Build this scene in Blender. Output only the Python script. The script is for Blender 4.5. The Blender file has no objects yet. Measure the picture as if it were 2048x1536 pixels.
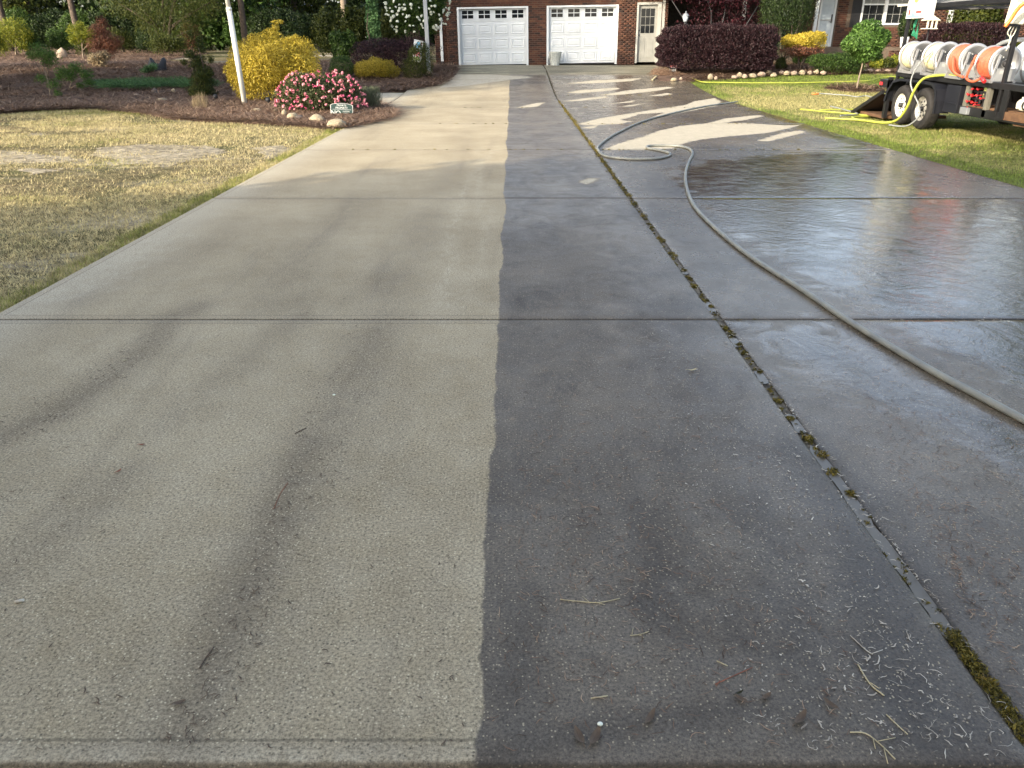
import bpy, bmesh, math, random
import numpy as np
from mathutils import Vector, Matrix, noise as mnoise
from mathutils.geometry import delaunay_2d_cdt

random.seed(7)
S = bpy.context.scene
COL = S.collection
PI = math.pi

# ------------------------------------------------------------------ camera, world, sun, exposure
F, CX, CY, EYE = 1538.0, 1024.0, 768.0, 1.5
PITCH = math.atan((768 - 75) / F)
CP, SP = math.cos(PITCH), math.sin(PITCH)
cam = bpy.data.cameras.new('camera'); camo = bpy.data.objects.new('camera', cam); COL.objects.link(camo)
cam.sensor_width = 36; cam.lens = F / 2048 * 36; cam.clip_end = 900; cam.clip_start = 0.05
camo.location = (0, 0, EYE); camo.rotation_euler = (PI / 2 - PITCH, 0, 0)
S.camera = camo

SUN_EL = math.radians(21)
SUN_DIR = Vector((-0.76 * math.cos(SUN_EL), -0.65 * math.cos(SUN_EL), math.sin(SUN_EL))).normalized()   # towards the sun
W = bpy.data.worlds.new('World'); S.world = W; W.use_nodes = True
wn = W.node_tree.nodes; wl = W.node_tree.links
sky = wn.new('ShaderNodeTexSky'); sky.sky_type = 'NISHITA'; sky.sun_disc = False
sky.sun_elevation = SUN_EL; sky.sun_rotation = math.atan2(SUN_DIR.x, SUN_DIR.y)
sky.air_density = 0.9; sky.dust_density = 3.0; sky.ozone_density = 0.6
hs_ = wn.new('ShaderNodeHueSaturation'); hs_.inputs['Saturation'].default_value = 0.68     # sky desaturated to cut the blue cast in shade
wl.new(sky.outputs[0], hs_.inputs['Color']); wl.new(hs_.outputs[0], wn['Background'].inputs[0]); wn['Background'].inputs[1].default_value = 0.15
sun = bpy.data.lights.new('sun', 'SUN'); sun.energy = 2.3; sun.angle = math.radians(0.5); sun.color = (1, 0.86, 0.66)
suno = bpy.data.objects.new('sun', sun); COL.objects.link(suno)
suno.rotation_euler = SUN_DIR.to_track_quat('Z', 'Y').to_euler()
S.view_settings.view_transform = 'Standard'; S.view_settings.look = 'None'
S.view_settings.exposure = 1.78; S.view_settings.gamma = 1.0

# ------------------------------------------------------------------ terrain and pixel helpers
def ss(t):
    t = min(1, max(0, t)); return t * t * (3 - 2 * t)
def gz(y):
    if y < 32: return 0.51 * ss((y - 21) / 11)
    return 0.51 + 0.0134 * (min(y, 120) - 32)
def gzn(y):
    y = np.asarray(y, float); t = np.clip((y - 21) / 11, 0, 1)
    return np.where(y < 32, 0.51 * t * t * (3 - 2 * t), 0.51 + 0.0134 * (np.minimum(y, 120) - 32))
def ray(px, py):
    return Vector(((px - CX), F * CP + (CY - py) * SP, -F * SP + (CY - py) * CP))
def G(px, py):
    d = ray(px, py); y = 5.0
    if d.z >= -1e-4: y = 80
    lo, hi = 0.2, 150.0
    for _ in range(50):
        m = (lo + hi) / 2
        z = EYE + d.z / d.y * m
        if z > gz(m): lo = m
        else: hi = m
    y = lo
    return Vector((d.x / d.y * y, y, gz(y)))
def at(px, py, Y):
    d = ray(px, py); return Vector((d.x / d.y * Y, Y, EYE + d.z / d.y * Y))

# ------------------------------------------------------------------ materials
def nodes(m):
    m.use_nodes = True; nt = m.node_tree
    return nt, nt.nodes, nt.links, nt.nodes['Principled BSDF']
def mat(name, c1, c2=None, rough=0.7, metal=0.0, scale=6.0, bump=0.0, bscale=60.0, detail=4, coat=0, obj=False):
    m = bpy.data.materials.new(name); nt, n, l, b = nodes(m)
    b.inputs['Roughness'].default_value = rough; b.inputs['Metallic'].default_value = metal
    b.inputs['Coat Weight'].default_value = coat
    tc = n.new('ShaderNodeTexCoord')
    if c2 is not None:
        t = n.new('ShaderNodeTexNoise'); t.inputs['Scale'].default_value = scale; t.inputs['Detail'].default_value = detail
        l.new(tc.outputs['Object'], t.inputs['Vector'])
        r = n.new('ShaderNodeValToRGB'); r.color_ramp.elements[0].position = 0.35; r.color_ramp.elements[1].position = 0.65
        r.color_ramp.elements[0].color = (*c1, 1); r.color_ramp.elements[1].color = (*c2, 1)
        l.new(t.outputs['Fac'], r.inputs[0]); l.new(r.outputs[0], b.inputs['Base Color'])
    else: b.inputs['Base Color'].default_value = (*c1, 1)
    if bump:
        t = n.new('ShaderNodeTexNoise'); t.inputs['Scale'].default_value = bscale; t.inputs['Detail'].default_value = 6
        l.new(tc.outputs['Object'], t.inputs['Vector'])
        bp = n.new('ShaderNodeBump'); bp.inputs['Strength'].default_value = bump; bp.inputs['Distance'].default_value = 0.01
        l.new(t.outputs['Fac'], bp.inputs['Height']); l.new(bp.outputs[0], b.inputs['Normal'])
    return m
def leafmat(name, cols, trans=0.35, rough=0.55):
    """per-leaf colour from the face attribute rnd"""
    m = bpy.data.materials.new(name); nt, n, l, b = nodes(m)
    a = n.new('ShaderNodeAttribute'); a.attribute_name = 'rnd'
    r = n.new('ShaderNodeValToRGB'); el = r.color_ramp.elements
    while len(el) < len(cols): el.new(0.5)
    for i, c in enumerate(cols): el[i].position = i / (len(cols) - 1); el[i].color = (*c, 1)
    l.new(a.outputs['Fac'], r.inputs[0]); l.new(r.outputs[0], b.inputs['Base Color'])
    b.inputs['Roughness'].default_value = rough; b.inputs['Specular IOR Level'].default_value = 0.3
    t = n.new('ShaderNodeBsdfTranslucent'); l.new(r.outputs[0], t.inputs[0])
    mx = n.new('ShaderNodeMixShader'); mx.inputs[0].default_value = trans
    l.new(b.outputs[0], mx.inputs[1]); l.new(t.outputs[0], mx.inputs[2]); l.new(mx.outputs[0], n['Material Output'].inputs[0])
    return m
def M2(n, l, op, a, b=None, c=None, clamp=False):
    x = n.new('ShaderNodeMath'); x.operation = op; x.use_clamp = clamp
    for i, v in enumerate((a, b, c)):
        if v is None: continue
        if hasattr(v, 'node'): l.new(v, x.inputs[i])
        else: x.inputs[i].default_value = v
    return x.outputs[0]
def MIX(n, l, f, a, b, typ='MIX'):
    x = n.new('ShaderNodeMix'); x.data_type = 'RGBA'; x.blend_type = typ
    for s, v in ((x.inputs[0], f), (x.inputs[6], a), (x.inputs[7], b)):
        if hasattr(v, 'node'): l.new(v, s)
        elif isinstance(v, tuple): s.default_value = (*v, 1)
        else: s.default_value = v
    return x.outputs[2]
def SM(n, l, v, lo, hi):
    x = n.new('ShaderNodeMapRange'); x.interpolation_type = 'SMOOTHSTEP'
    l.new(v, x.inputs[0]); x.inputs[1].default_value = lo; x.inputs[2].default_value = hi
    return x.outputs[0]
def NOISE(n, l, vec, scale, detail=4, rough=0.5, mapscale=None, dist=0.0):
    if mapscale:
        mp = n.new('ShaderNodeMapping'); mp.inputs['Scale'].default_value = mapscale; l.new(vec, mp.inputs[0]); vec = mp.outputs[0]
    t = n.new('ShaderNodeTexNoise'); t.inputs['Scale'].default_value = scale; t.inputs['Detail'].default_value = detail
    t.inputs['Roughness'].default_value = rough; t.inputs['Distortion'].default_value = dist
    l.new(vec, t.inputs['Vector']); return t.outputs['Fac']

def concrete_material():
    m = bpy.data.materials.new('driveway_concrete'); nt, n, l, b = nodes(m)
    geo = n.new('ShaderNodeNewGeometry'); P = geo.outputs['Position']
    sep = n.new('ShaderNodeSeparateXYZ'); l.new(P, sep.inputs[0]); X, Y = sep.outputs[0], sep.outputs[1]
    def att(k):
        a = n.new('ShaderNodeAttribute'); a.attribute_name = k; return a.outputs['Fac']
    dry, pud, edge, film = att('dry'), att('pud'), att('edge'), att('film')  # dry also carries the sunlit patch painted at the far left
    nb = NOISE(n, l, P, 0.9, 6, 0.6)                         # broad mottling
    nm = NOISE(n, l, P, 7, 6, 0.65)
    nf = NOISE(n, l, P, 110, 4, 0.8)                         # grain
    streak = NOISE(n, l, P, 1.0, 5, 0.55, (2.6, 0.32, 1), 0.6)   # stains that run along the drive
    flow = NOISE(n, l, P, 1.0, 6, 0.6, (3.0, 3.4, 1), 1.2)
    # wet line
    w1 = NOISE(n, l, P, 1.0, 2, 0.4, (0, 0.75, 0)); w2 = NOISE(n, l, P, 1.0, 3, 0.6, (0, 6, 0)); w3 = NOISE(n, l, P, 35, 3, 0.6)
    xx = M2(n, l, 'ADD', X, M2(n, l, 'MULTIPLY', M2(n, l, 'SUBTRACT', w1, 0.5), 0.13))
    xx = M2(n, l, 'ADD', xx, M2(n, l, 'MULTIPLY', M2(n, l, 'SUBTRACT', w2, 0.5), 0.05))
    xx = M2(n, l, 'ADD', xx, M2(n, l, 'MULTIPLY', M2(n, l, 'SUBTRACT', w3, 0.5), 0.012))
    wline = SM(n, l, xx, -0.086, -0.072)
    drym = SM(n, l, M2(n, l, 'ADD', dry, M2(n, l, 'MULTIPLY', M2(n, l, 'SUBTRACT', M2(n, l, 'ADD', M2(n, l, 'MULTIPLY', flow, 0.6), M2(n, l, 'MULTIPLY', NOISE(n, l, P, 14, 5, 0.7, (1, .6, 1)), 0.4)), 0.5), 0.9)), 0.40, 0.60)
    farend = SM(n, l, M2(n, l, 'ADD', Y, M2(n, l, 'MULTIPLY', nm, 1.2)), 28.2, 29.0)
    wet = M2(n, l, 'MULTIPLY', wline, M2(n, l, 'SUBTRACT', 1.0, drym))
    wet = M2(n, l, 'MULTIPLY', wet, M2(n, l, 'SUBTRACT', 1.0, M2(n, l, 'MULTIPLY', farend, 0.8)))
    # dry, dirty concrete
    base = MIX(n, l, SM(n, l, nb, 0.3, 0.72), (0.275, 0.226, 0.142), (0.38, 0.322, 0.214))
    base = MIX(n, l, M2(n, l, 'MULTIPLY', SM(n, l, nm, 0.3, 0.75), 0.25), base, (0.42, 0.375, 0.28))
    st = M2(n, l, 'MULTIPLY', SM(n, l, streak, 0.52, 0.75), 0.30)
    base = MIX(n, l, st, base, (0.115, 0.098, 0.078))
    # long tyre tracks and leaf stain: dark bands along the drive
    xw = M2(n, l, 'ADD', X, M2(n, l, 'MULTIPLY', NOISE(n, l, P, 1, 3, 0.5, (0, 0.35, 0)), 0.7))
    for cx_, wd, k in ((-0.42, 0.28, 0.16),):
        d = M2(n, l, 'ABSOLUTE', M2(n, l, 'SUBTRACT', xw, cx_))
        band = M2(n, l, 'MULTIPLY', M2(n, l, 'SUBTRACT', 1.0, SM(n, l, d, 0.02, wd)), M2(n, l, 'MULTIPLY', SM(n, l, nm, 0.25, 0.7), k))
        base = MIX(n, l, band, base, (0.095, 0.08, 0.068))
    stn = att('stain'); sn = NOISE(n, l, P, 8, 8, 0.75, (1.6, 0.8, 1), 0.8)
    sv = M2(n, l, 'MULTIPLY', stn, SM(n, l, M2(n, l, 'ADD', sn, M2(n, l, 'MULTIPLY', stn, 0.22)), 0.30, 0.72), clamp=True)
    base = MIX(n, l, M2(n, l, 'MULTIPLY', sv, 0.50), base, (0.105, 0.083, 0.058))
    lst = att('pale'); base = MIX(n, l, M2(n, l, 'MULTIPLY', lst, M2(n, l, 'MULTIPLY', SM(n, l, sn, 0.35, 0.7), 0.6)), base, (0.47, 0.42, 0.31))
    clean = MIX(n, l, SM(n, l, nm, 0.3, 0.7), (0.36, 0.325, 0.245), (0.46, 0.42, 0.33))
    leftedge = M2(n, l, 'SUBTRACT', 1.0, SM(n, l, M2(n, l, 'ADD', X, M2(n, l, 'MULTIPLY', nm, 0.6)), -2.85, -2.15))
    base = MIX(n, l, M2(n, l, 'MULTIPLY', leftedge, 0.42), base, (0.46, 0.44, 0.37))
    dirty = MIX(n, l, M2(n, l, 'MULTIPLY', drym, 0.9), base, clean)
    apron = MIX(n, l, SM(n, l, NOISE(n, l, P, 1, 4, 0.6, (0.7, 5, 1)), 0.4, 0.62), (0.13, 0.12, 0.078), (0.29, 0.27, 0.19))
    dirty = MIX(n, l, M2(n, l, 'MULTIPLY', farend, M2(n, l, 'SUBTRACT', 1.0, M2(n, l, 'MULTIPLY', drym, .8))), dirty, apron)
    # edges of each slab: tooled band
    tool = M2(n, l, 'SUBTRACT', 1.0, SM(n, l, edge, 0.045, 0.062))
    dirty = MIX(n, l, M2(n, l, 'MULTIPLY', tool, 0.30), dirty, (0.27, 0.24, 0.18))
    gv = M2(n, l, 'MULTIPLY', SM(n, l, edge, 0.058, 0.062), M2(n, l, 'SUBTRACT', 1.0, SM(n, l, edge, 0.066, 0.072)))
    dirty = MIX(n, l, M2(n, l, 'MULTIPLY', gv, 0.55), dirty, (0.10, 0.085, 0.06))
    crud = M2(n, l, 'SUBTRACT', 1.0, SM(n, l, M2(n, l, 'ADD', edge, M2(n, l, 'MULTIPLY', nm, 0.012)), 0.006, 0.018))
    dirty = MIX(n, l, M2(n, l, 'MULTIPLY', crud, 0.7), dirty, (0.06, 0.05, 0.035))
    # wet version
    wetc = MIX(n, l, SM(n, l, nb, 0.3, 0.7), (0.076, 0.061, 0.044), (0.155, 0.129, 0.094))
    wetc = MIX(n, l, M2(n, l, 'MULTIPLY', SM(n, l, nm, 0.35, 0.75), 0.45), wetc, (0.14, 0.128, 0.108))
    wetc = MIX(n, l, M2(n, l, 'MULTIPLY', SM(n, l, streak, 0.5, 0.75), 0.5), wetc, (0.045, 0.038, 0.031))
    blot = NOISE(n, l, P, 2.2, 8, 0.72, (1.3, .8, 1), 0.7)
    wetc = MIX(n, l, M2(n, l, 'MULTIPLY', SM(n, l, blot, 0.50, 0.68), 0.55), wetc, (0.040, 0.033, 0.027))
    wetc = MIX(n, l, M2(n, l, 'MULTIPLY', M2(n, l, 'SUBTRACT', 1.0, SM(n, l, blot, 0.34, 0.46)), 0.35), wetc, (0.20, 0.165, 0.115))
    wetc = MIX(n, l, M2(n, l, 'MULTIPLY', sv, 0.7), wetc, (0.03, 0.025, 0.02))
    wetc = MIX(n, l, M2(n, l, 'MULTIPLY', SM(n, l, pud, 0.45, 0.8), 0.75), wetc, (0.040, 0.033, 0.022))
    wetc = MIX(n, l, M2(n, l, 'MULTIPLY', crud, 0.6), wetc, (0.02, 0.018, 0.014))
    col = MIX(n, l, wet, dirty, wetc)
    # aggregate specks, light and dark
    def specks(scale, thr, lo, hi):
        v = n.new('ShaderNodeTexVoronoi'); v.inputs['Scale'].default_value = scale; v.inputs['Randomness'].default_value = 1
        l.new(P, v.inputs['Vector'])
        s2 = n.new('ShaderNodeSeparateColor'); l.new(v.outputs['Color'], s2.inputs[0])
        pick = M2(n, l, 'GREATER_THAN', s2.outputs[0], thr)
        return M2(n, l, 'MULTIPLY', pick, M2(n, l, 'SUBTRACT', 1.0, SM(n, l, v.outputs['Distance'], lo, hi)))
    lt = specks(105, 0.72, 0.16, 0.34); lt2 = specks(60, 0.92, 0.12, 0.22); dk = specks(90, 0.80, 0.16, 0.38); dk2 = specks(34, 0.95, 0.06, 0.16)
    notool = M2(n, l, 'SUBTRACT', 1.0, M2(n, l, 'MULTIPLY', tool, 0.6))
    grain = MIX(n, l, 1.0, col, MIX(n, l, SM(n, l, nf, 0.25, 0.75), (0.36, 0.36, 0.36), (1.66, 1.66, 1.64)), 'MULTIPLY')
    ltc = MIX(n, l, wet, (0.62, 0.55, 0.38), (0.40, 0.34, 0.23))
    col = MIX(n, l, M2(n, l, 'MULTIPLY', M2(n, l, 'MAXIMUM', lt, lt2), M2(n, l, 'MULTIPLY', notool, 0.85)), grain, ltc)
    col = MIX(n, l, M2(n, l, 'MULTIPLY', M2(n, l, 'MAXIMUM', dk, dk2), 0.62), col, (0.035, 0.03, 0.024))
    l.new(col, b.inputs['Base Color'])
    # roughness: dry .85; wet film smooth where water stands
    nr = NOISE(n, l, P, 3.2, 6, 0.62, (1.0, 1.0, 1), 1.0)
    fl = M2(n, l, 'ADD', film, M2(n, l, 'MULTIPLY', M2(n, l, 'SUBTRACT', nr, 0.5), 0.9), clamp=True)
    rw = M2(n, l, 'SUBTRACT', M2(n, l, 'ADD', 0.44, M2(n, l, 'MULTIPLY', blot, 0.3)), M2(n, l, 'MULTIPLY', SM(n, l, fl, 0.1, 0.95), 0.34))
    pm = SM(n, l, M2(n, l, 'ADD', pud, M2(n, l, 'MULTIPLY', M2(n, l, 'SUBTRACT', nr, 0.5), 1.1)), 0.36, 0.62)
    rw = M2(n, l, 'ADD', M2(n, l, 'MULTIPLY', rw, M2(n, l, 'SUBTRACT', 1.0, pm)), M2(n, l, 'MULTIPLY', pm, 0.07))
    ro = M2(n, l, 'ADD', M2(n, l, 'MULTIPLY', M2(n, l, 'SUBTRACT', 1.0, wet), 0.88), M2(n, l, 'MULTIPLY', wet, rw))
    l.new(ro, b.inputs['Roughness'])
    b.inputs['IOR'].default_value = 1.45
    # relief
    h = M2(n, l, 'ADD', M2(n, l, 'MULTIPLY', nf, 0.9), M2(n, l, 'MULTIPLY', NOISE(n, l, P, 70, 4, 0.7), 0.9))
    h = M2(n, l, 'ADD', h, M2(n, l, 'MULTIPLY', lt, 0.5)); h = M2(n, l, 'SUBTRACT', h, M2(n, l, 'MULTIPLY', dk, 0.9))
    pw = M2(n, l, 'MULTIPLY', pm, wet)
    h = M2(n, l, 'MULTIPLY', h, M2(n, l, 'SUBTRACT', 1.0, M2(n, l, 'MULTIPLY', pw, 0.90)))
    rip = M2(n, l, 'MULTIPLY', M2(n, l, 'ADD', M2(n, l, 'MULTIPLY', NOISE(n, l, P, 5, 5, 0.6, None, 1.5), 4.0), M2(n, l, 'MULTIPLY', NOISE(n, l, P, 24, 5, 0.7, (1, .8, 1), .6), M2(n, l, 'ADD', 0.15, M2(n, l, 'MULTIPLY', SM(n, l, blot, 0.45, 0.65), 1.1)))), pw)
    h = M2(n, l, 'ADD', h, rip)
    bp = n.new('ShaderNodeBump'); bp.inputs['Strength'].default_value = 0.55; bp.inputs['Distance'].default_value = 0.0022
    l.new(h, bp.inputs['Height']); l.new(bp.outputs[0], b.inputs['Normal'])
    return m

def ground_material(name, cols, scale=0.6, patch=None):
    m = bpy.data.materials.new(name); nt, n, l, b = nodes(m)
    geo = n.new('ShaderNodeNewGeometry'); P = geo.outputs['Position']
    a = NOISE(n, l, P, scale, 7, 0.65); c = NOISE(n, l, P, 25, 6, 0.7); d = NOISE(n, l, P, 0.35, 5, 0.6, (0.7, 1.6, 1), 0.8)
    col = MIX(n, l, SM(n, l, a, 0.35, 0.65), cols[0], cols[1])
    if patch: col = MIX(n, l, SM(n, l, d, 0.55, 0.66), col, patch)
    c2 = NOISE(n, l, P, 7, 8, 0.75)
    col = MIX(n, l, 1.0, col, MIX(n, l, SM(n, l, c, 0.25, 0.75), (0.5, 0.5, 0.5), (1.4, 1.4, 1.4)), 'MULTIPLY')
    col = MIX(n, l, 1.0, col, MIX(n, l, SM(n, l, c2, 0.35, 0.65), (0.5, 0.5, 0.5), (1.4, 1.4, 1.4)), 'MULTIPLY')
    l.new(col, b.inputs['Base Color']); b.inputs['Roughness'].default_value = 0.95
    b.inputs['Specular IOR Level'].default_value = 0.15
    bp = n.new('ShaderNodeBump'); bp.inputs['Strength'].default_value = 0.8; bp.inputs['Distance'].default_value = 0.03
    l.new(c, bp.inputs['Height']); l.new(bp.outputs[0], b.inputs['Normal'])
    return m
def blade_material(name, straw, green, bias, trans=0.3):
    """blades mix straw and green by patches over the ground and by blade"""
    m = bpy.data.materials.new(name); nt, n, l, b = nodes(m)
    geo = n.new('ShaderNodeNewGeometry'); P = geo.outputs['Position']
    a = n.new('ShaderNodeAttribute'); a.attribute_name = 'rnd'; g = n.new('ShaderNodeAttribute'); g.attribute_name = 'green'
    nz = NOISE(n, l, P, 0.8, 5, 0.6)
    v = M2(n, l, 'ADD', M2(n, l, 'ADD', M2(n, l, 'MULTIPLY', M2(n, l, 'SUBTRACT', nz, 0.5), 1.6), M2(n, l, 'MULTIPLY', a.outputs['Fac'], 0.5)), g.outputs['Fac'])
    f = SM(n, l, v, bias - 0.2, bias + 0.25)
    s = MIX(n, l, a.outputs['Fac'], straw[0], straw[1]); gr = MIX(n, l, a.outputs['Fac'], green[0], green[1])
    c = MIX(n, l, f, s, gr); cl = NOISE(n, l, P, 11, 4, 0.7)
    c = MIX(n, l, 1.0, c, MIX(n, l, SM(n, l, cl, 0.36, 0.66), (0.62, 0.62, 0.60), (1.32, 1.30, 1.26)), 'MULTIPLY')
    l.new(c, b.inputs['Base Color']); b.inputs['Roughness'].default_value = 0.7
    b.inputs['Specular IOR Level'].default_value = 0.2
    t = n.new('ShaderNodeBsdfTranslucent'); l.new(c, t.inputs[0]); mx = n.new('ShaderNodeMixShader'); mx.inputs[0].default_value = trans
    l.new(b.outputs[0], mx.inputs[1]); l.new(t.outputs[0], mx.inputs[2]); l.new(mx.outputs[0], n['Material Output'].inputs[0])
    return m
def brick_material(attr):
    m = bpy.data.materials.new('brick_red_brown'); nt, n, l, b = nodes(m)
    if attr:
        a = n.new('ShaderNodeAttribute'); a.attribute_name = 'rnd'; v = a.outputs['Fac']
    else:
        a = n.new('ShaderNodeObjectInfo'); v = a.outputs['Random']
    r = n.new('ShaderNodeValToRGB'); el = r.color_ramp.elements
    cs = [(0.020, 0.011, 0.009), (0.062, 0.023, 0.013), (0.088, 0.032, 0.017), (0.038, 0.017, 0.012), (0.13, 0.055, 0.028)]
    while len(el) < 5: el.new(0.5)
    for i, c in enumerate(cs): el[i].position = (0, .25, .55, .8, 1)[i]; el[i].color = (*c, 1)
    l.new(v, r.inputs[0])
    geo = n.new('ShaderNodeNewGeometry')
    nz = NOISE(n, l, geo.outputs['Position'], 40, 5, 0.7)
    c = MIX(n, l, 1.0, r.outputs[0], MIX(n, l, nz, (0.6, 0.6, 0.6), (1.4, 1.4, 1.4)), 'MULTIPLY')
    l.new(c, b.inputs['Base Color']); b.inputs['Roughness'].default_value = 0.9
    return m

MT = {}
MT['concrete'] = concrete_material()
MT['white'] = mat('white_paint', (0.68, 0.71, 0.71), (0.63, 0.66, 0.665), 0.45, scale=3)
MT['offwhite'] = mat('aged_white_paint', (0.38, 0.38, 0.35), (0.33, 0.33, 0.30), 0.55, scale=4)
MT['doorwhite'] = mat('door_cream_paint', (0.27, 0.27, 0.245), (0.24, 0.24, 0.215), 0.5)
MT['stormglass'] = mat('storm_door_panel', (0.50, 0.56, 0.60), (0.42, 0.48, 0.53), 0.25)
MT['glass'] = mat('dark_glass', (0.012, 0.014, 0.016), None, 0.06)
MT['blind'] = mat('window_blind', (0.16, 0.17, 0.16), (0.12, 0.13, 0.12), 0.35, scale=2)
MT['black'] = mat('black_steel', (0.006, 0.006, 0.007), (0.011, 0.011, 0.012), 0.5, bump=0.15, bscale=30)
MT['blackmat'] = mat('black_shutter', (0.012, 0.012, 0.014), None, 0.6)
MT['navy'] = mat('navy_black_plastic', (0.005, 0.006, 0.010), (0.008, 0.009, 0.014), 0.55)
MT['rubber'] = mat('tyre_rubber', (0.011, 0.010, 0.010), (0.022, 0.020, 0.018), 0.8, scale=12, bump=0.3)
MT['rim_white'] = mat('white_rim_paint', (0.78, 0.76, 0.68), (0.62, 0.60, 0.52), 0.4, scale=8)
MT['rim_grey'] = mat('shade_grey_rim', (0.42, 0.41, 0.37), (0.30, 0.29, 0.26), 0.45, 0.3)  # shade on the front wheel put into a greyer rim colour
MT['alu'] = mat('brushed_aluminium', (0.62, 0.62, 0.62), (0.50, 0.50, 0.50), 0.38, 0.75, scale=5)
MT['greymetal'] = mat('grey_painted_bracket', (0.36, 0.37, 0.37), (0.30, 0.31, 0.31), 0.5, 0.3)
MT['hose_orange'] = mat('orange_red_hose', (0.62, 0.13, 0.06), (0.50, 0.10, 0.05), 0.5, scale=10)
MT['hose_cream'] = mat('cream_hose', (0.62, 0.58, 0.36), (0.55, 0.50, 0.30), 0.5, scale=10)
MT['hose_yellow'] = mat('yellow_green_hose', (0.38, 0.42, 0.06), (0.32, 0.36, 0.05), 0.45)
MT['hose_grey'] = mat('grey_hose', (0.20, 0.22, 0.23), (0.27, 0.28, 0.27), 0.38, scale=14, bump=0.1)
MT['hose_supply'] = mat('grey_green_supply_hose', (0.245, 0.25, 0.215), (0.175, 0.185, 0.175), 0.42, scale=9, bump=0.15, bscale=90)
MT['tank'] = mat('translucent_white_tank', (0.66, 0.74, 0.78), (0.60, 0.68, 0.73), 0.35)
MT['red'] = mat('red_plastic', (0.55, 0.03, 0.035), None, 0.4)
MT['orange'] = mat('orange_plastic', (0.80, 0.20, 0.03), (0.70, 0.17, 0.03), 0.4)
MT['cream'] = mat('cream_plastic', (0.72, 0.70, 0.56), (0.66, 0.64, 0.50), 0.5)
MT['greencord'] = mat('green_cord', (0.02, 0.25, 0.13), None, 0.5)
MT['wood'] = mat('weathered_wood', (0.09, 0.045, 0.022), (0.14, 0.075, 0.036), 0.8, scale=9, bump=0.4)
MT['oldwood'] = mat('grey_wood', (0.15, 0.14, 0.11), (0.10, 0.10, 0.08), 0.85, scale=9, bump=0.4)
MT['bark'] = mat('bark', (0.10, 0.075, 0.055), (0.05, 0.038, 0.03), 0.95, scale=8, bump=0.8, bscale=14)
MT['palebark'] = mat('pale_bark', (0.24, 0.19, 0.14), (0.15, 0.12, 0.09), 0.95, scale=8, bump=0.8, bscale=14)
MT['rock'] = mat('tan_field_stone', (0.38, 0.32, 0.21), (0.22, 0.18, 0.125), 0.9, scale=5, bump=0.7, bscale=12)
MT['rockpink'] = mat('pinkish_stone', (0.27, 0.19, 0.14), (0.35, 0.29, 0.22), 0.9, scale=5, bump=0.7, bscale=12)
MT['rockdark'] = mat('dark_stone', (0.07, 0.055, 0.05), (0.12, 0.10, 0.09), 0.95, scale=6, bump=0.7, bscale=12)
MT['galv'] = mat('galvanised_pole', (0.26, 0.28, 0.30), (0.34, 0.36, 0.37), 0.5, 0.5, scale=3)
MT['polewhite'] = mat('white_pole_paint', (0.68, 0.68, 0.62), (0.56, 0.56, 0.50), 0.45, scale=3)
MT['signgreen'] = mat('dark_green_sign', (0.02, 0.045, 0.04), None, 0.35)
MT['print_white'] = mat('white_print', (0.60, 0.62, 0.60), None, 0.5)
MT['print_red'] = mat('red_print', (0.60, 0.07, 0.06), None, 0.5)
MT['print_black'] = mat('black_print', (0.015, 0.015, 0.015), None, 0.5)
MT['print_blue'] = mat('blue_print', (0.20, 0.50, 0.75), None, 0.5)
MT['print_yellow'] = mat('yellow_print', (0.80, 0.70, 0.10), None, 0.5)
MT['print_grey'] = mat('grey_print', (0.40, 0.40, 0.38), None, 0.5)
MT['print_pink'] = mat('pink_print', (0.75, 0.20, 0.22), None, 0.5)
MT['print_green'] = mat('green_print', (0.45, 0.58, 0.20), None, 0.5)
MT['mortar'] = mat('mortar', (0.13, 0.098, 0.072), (0.09, 0.07, 0.052), 0.95, scale=8)
MT['brick'] = brick_material(False); MT['brickstuff'] = brick_material(True)
MT['shingle'] = mat('dark_shingles', (0.06, 0.055, 0.05), (0.11, 0.10, 0.09), 0.9, scale=12, bump=0.5)
MT['planter'] = mat('white_glazed_planter', (0.52, 0.54, 0.50), (0.40, 0.42, 0.38), 0.55, scale=18, bump=0.4)
MT['soil'] = mat('black_soil_joint', (0.035, 0.028, 0.018), (0.17, 0.15, 0.11), 0.8, scale=38, bump=0.8, bscale=90, detail=8)
MT['water'] = mat('grey_runoff_water', (0.13, 0.115, 0.088), (0.095, 0.085, 0.065), 0.3, scale=3)
MT['lawn'] = ground_material('lawn_ground', ((0.17, 0.135, 0.075), (0.10, 0.10, 0.04)), 0.5, (0.40, 0.36, 0.29))
MT['lawn_r'] = ground_material('lawn_ground_green', ((0.20, 0.19, 0.075), (0.095, 0.125, 0.03)), 0.5)
MT['sand'] = ground_material('sandy_soil', ((0.36, 0.32, 0.24), (0.27, 0.235, 0.165)), 1.2)
MT['mulch'] = ground_material('pine_straw_ground', ((0.10, 0.064, 0.046), (0.17, 0.115, 0.085)), 1.5)
MT['needle'] = leafmat('pine_straw', [(0.05, 0.03, 0.02), (0.14, 0.085, 0.056), (0.25, 0.155, 0.10), (0.42, 0.31, 0.21)], 0.1, 0.8)
MT['blade_l'] = blade_material('dry_lawn_blades', ((0.46, 0.385, 0.20), (0.68, 0.60, 0.35)), ((0.16, 0.19, 0.045), (0.29, 0.32, 0.07)), 0.50)
MT['blade_r'] = blade_material('green_lawn_blades', ((0.38, 0.34, 0.15), (0.56, 0.51, 0.24)), ((0.12, 0.175, 0.03), (0.26, 0.34, 0.07)), 0.12)
MT['moss'] = leafmat('joint_moss', [(0.03, 0.03, 0.01), (0.09, 0.08, 0.018), (0.22, 0.18, 0.035), (0.14, 0.09, 0.035)], 0.2)
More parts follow.
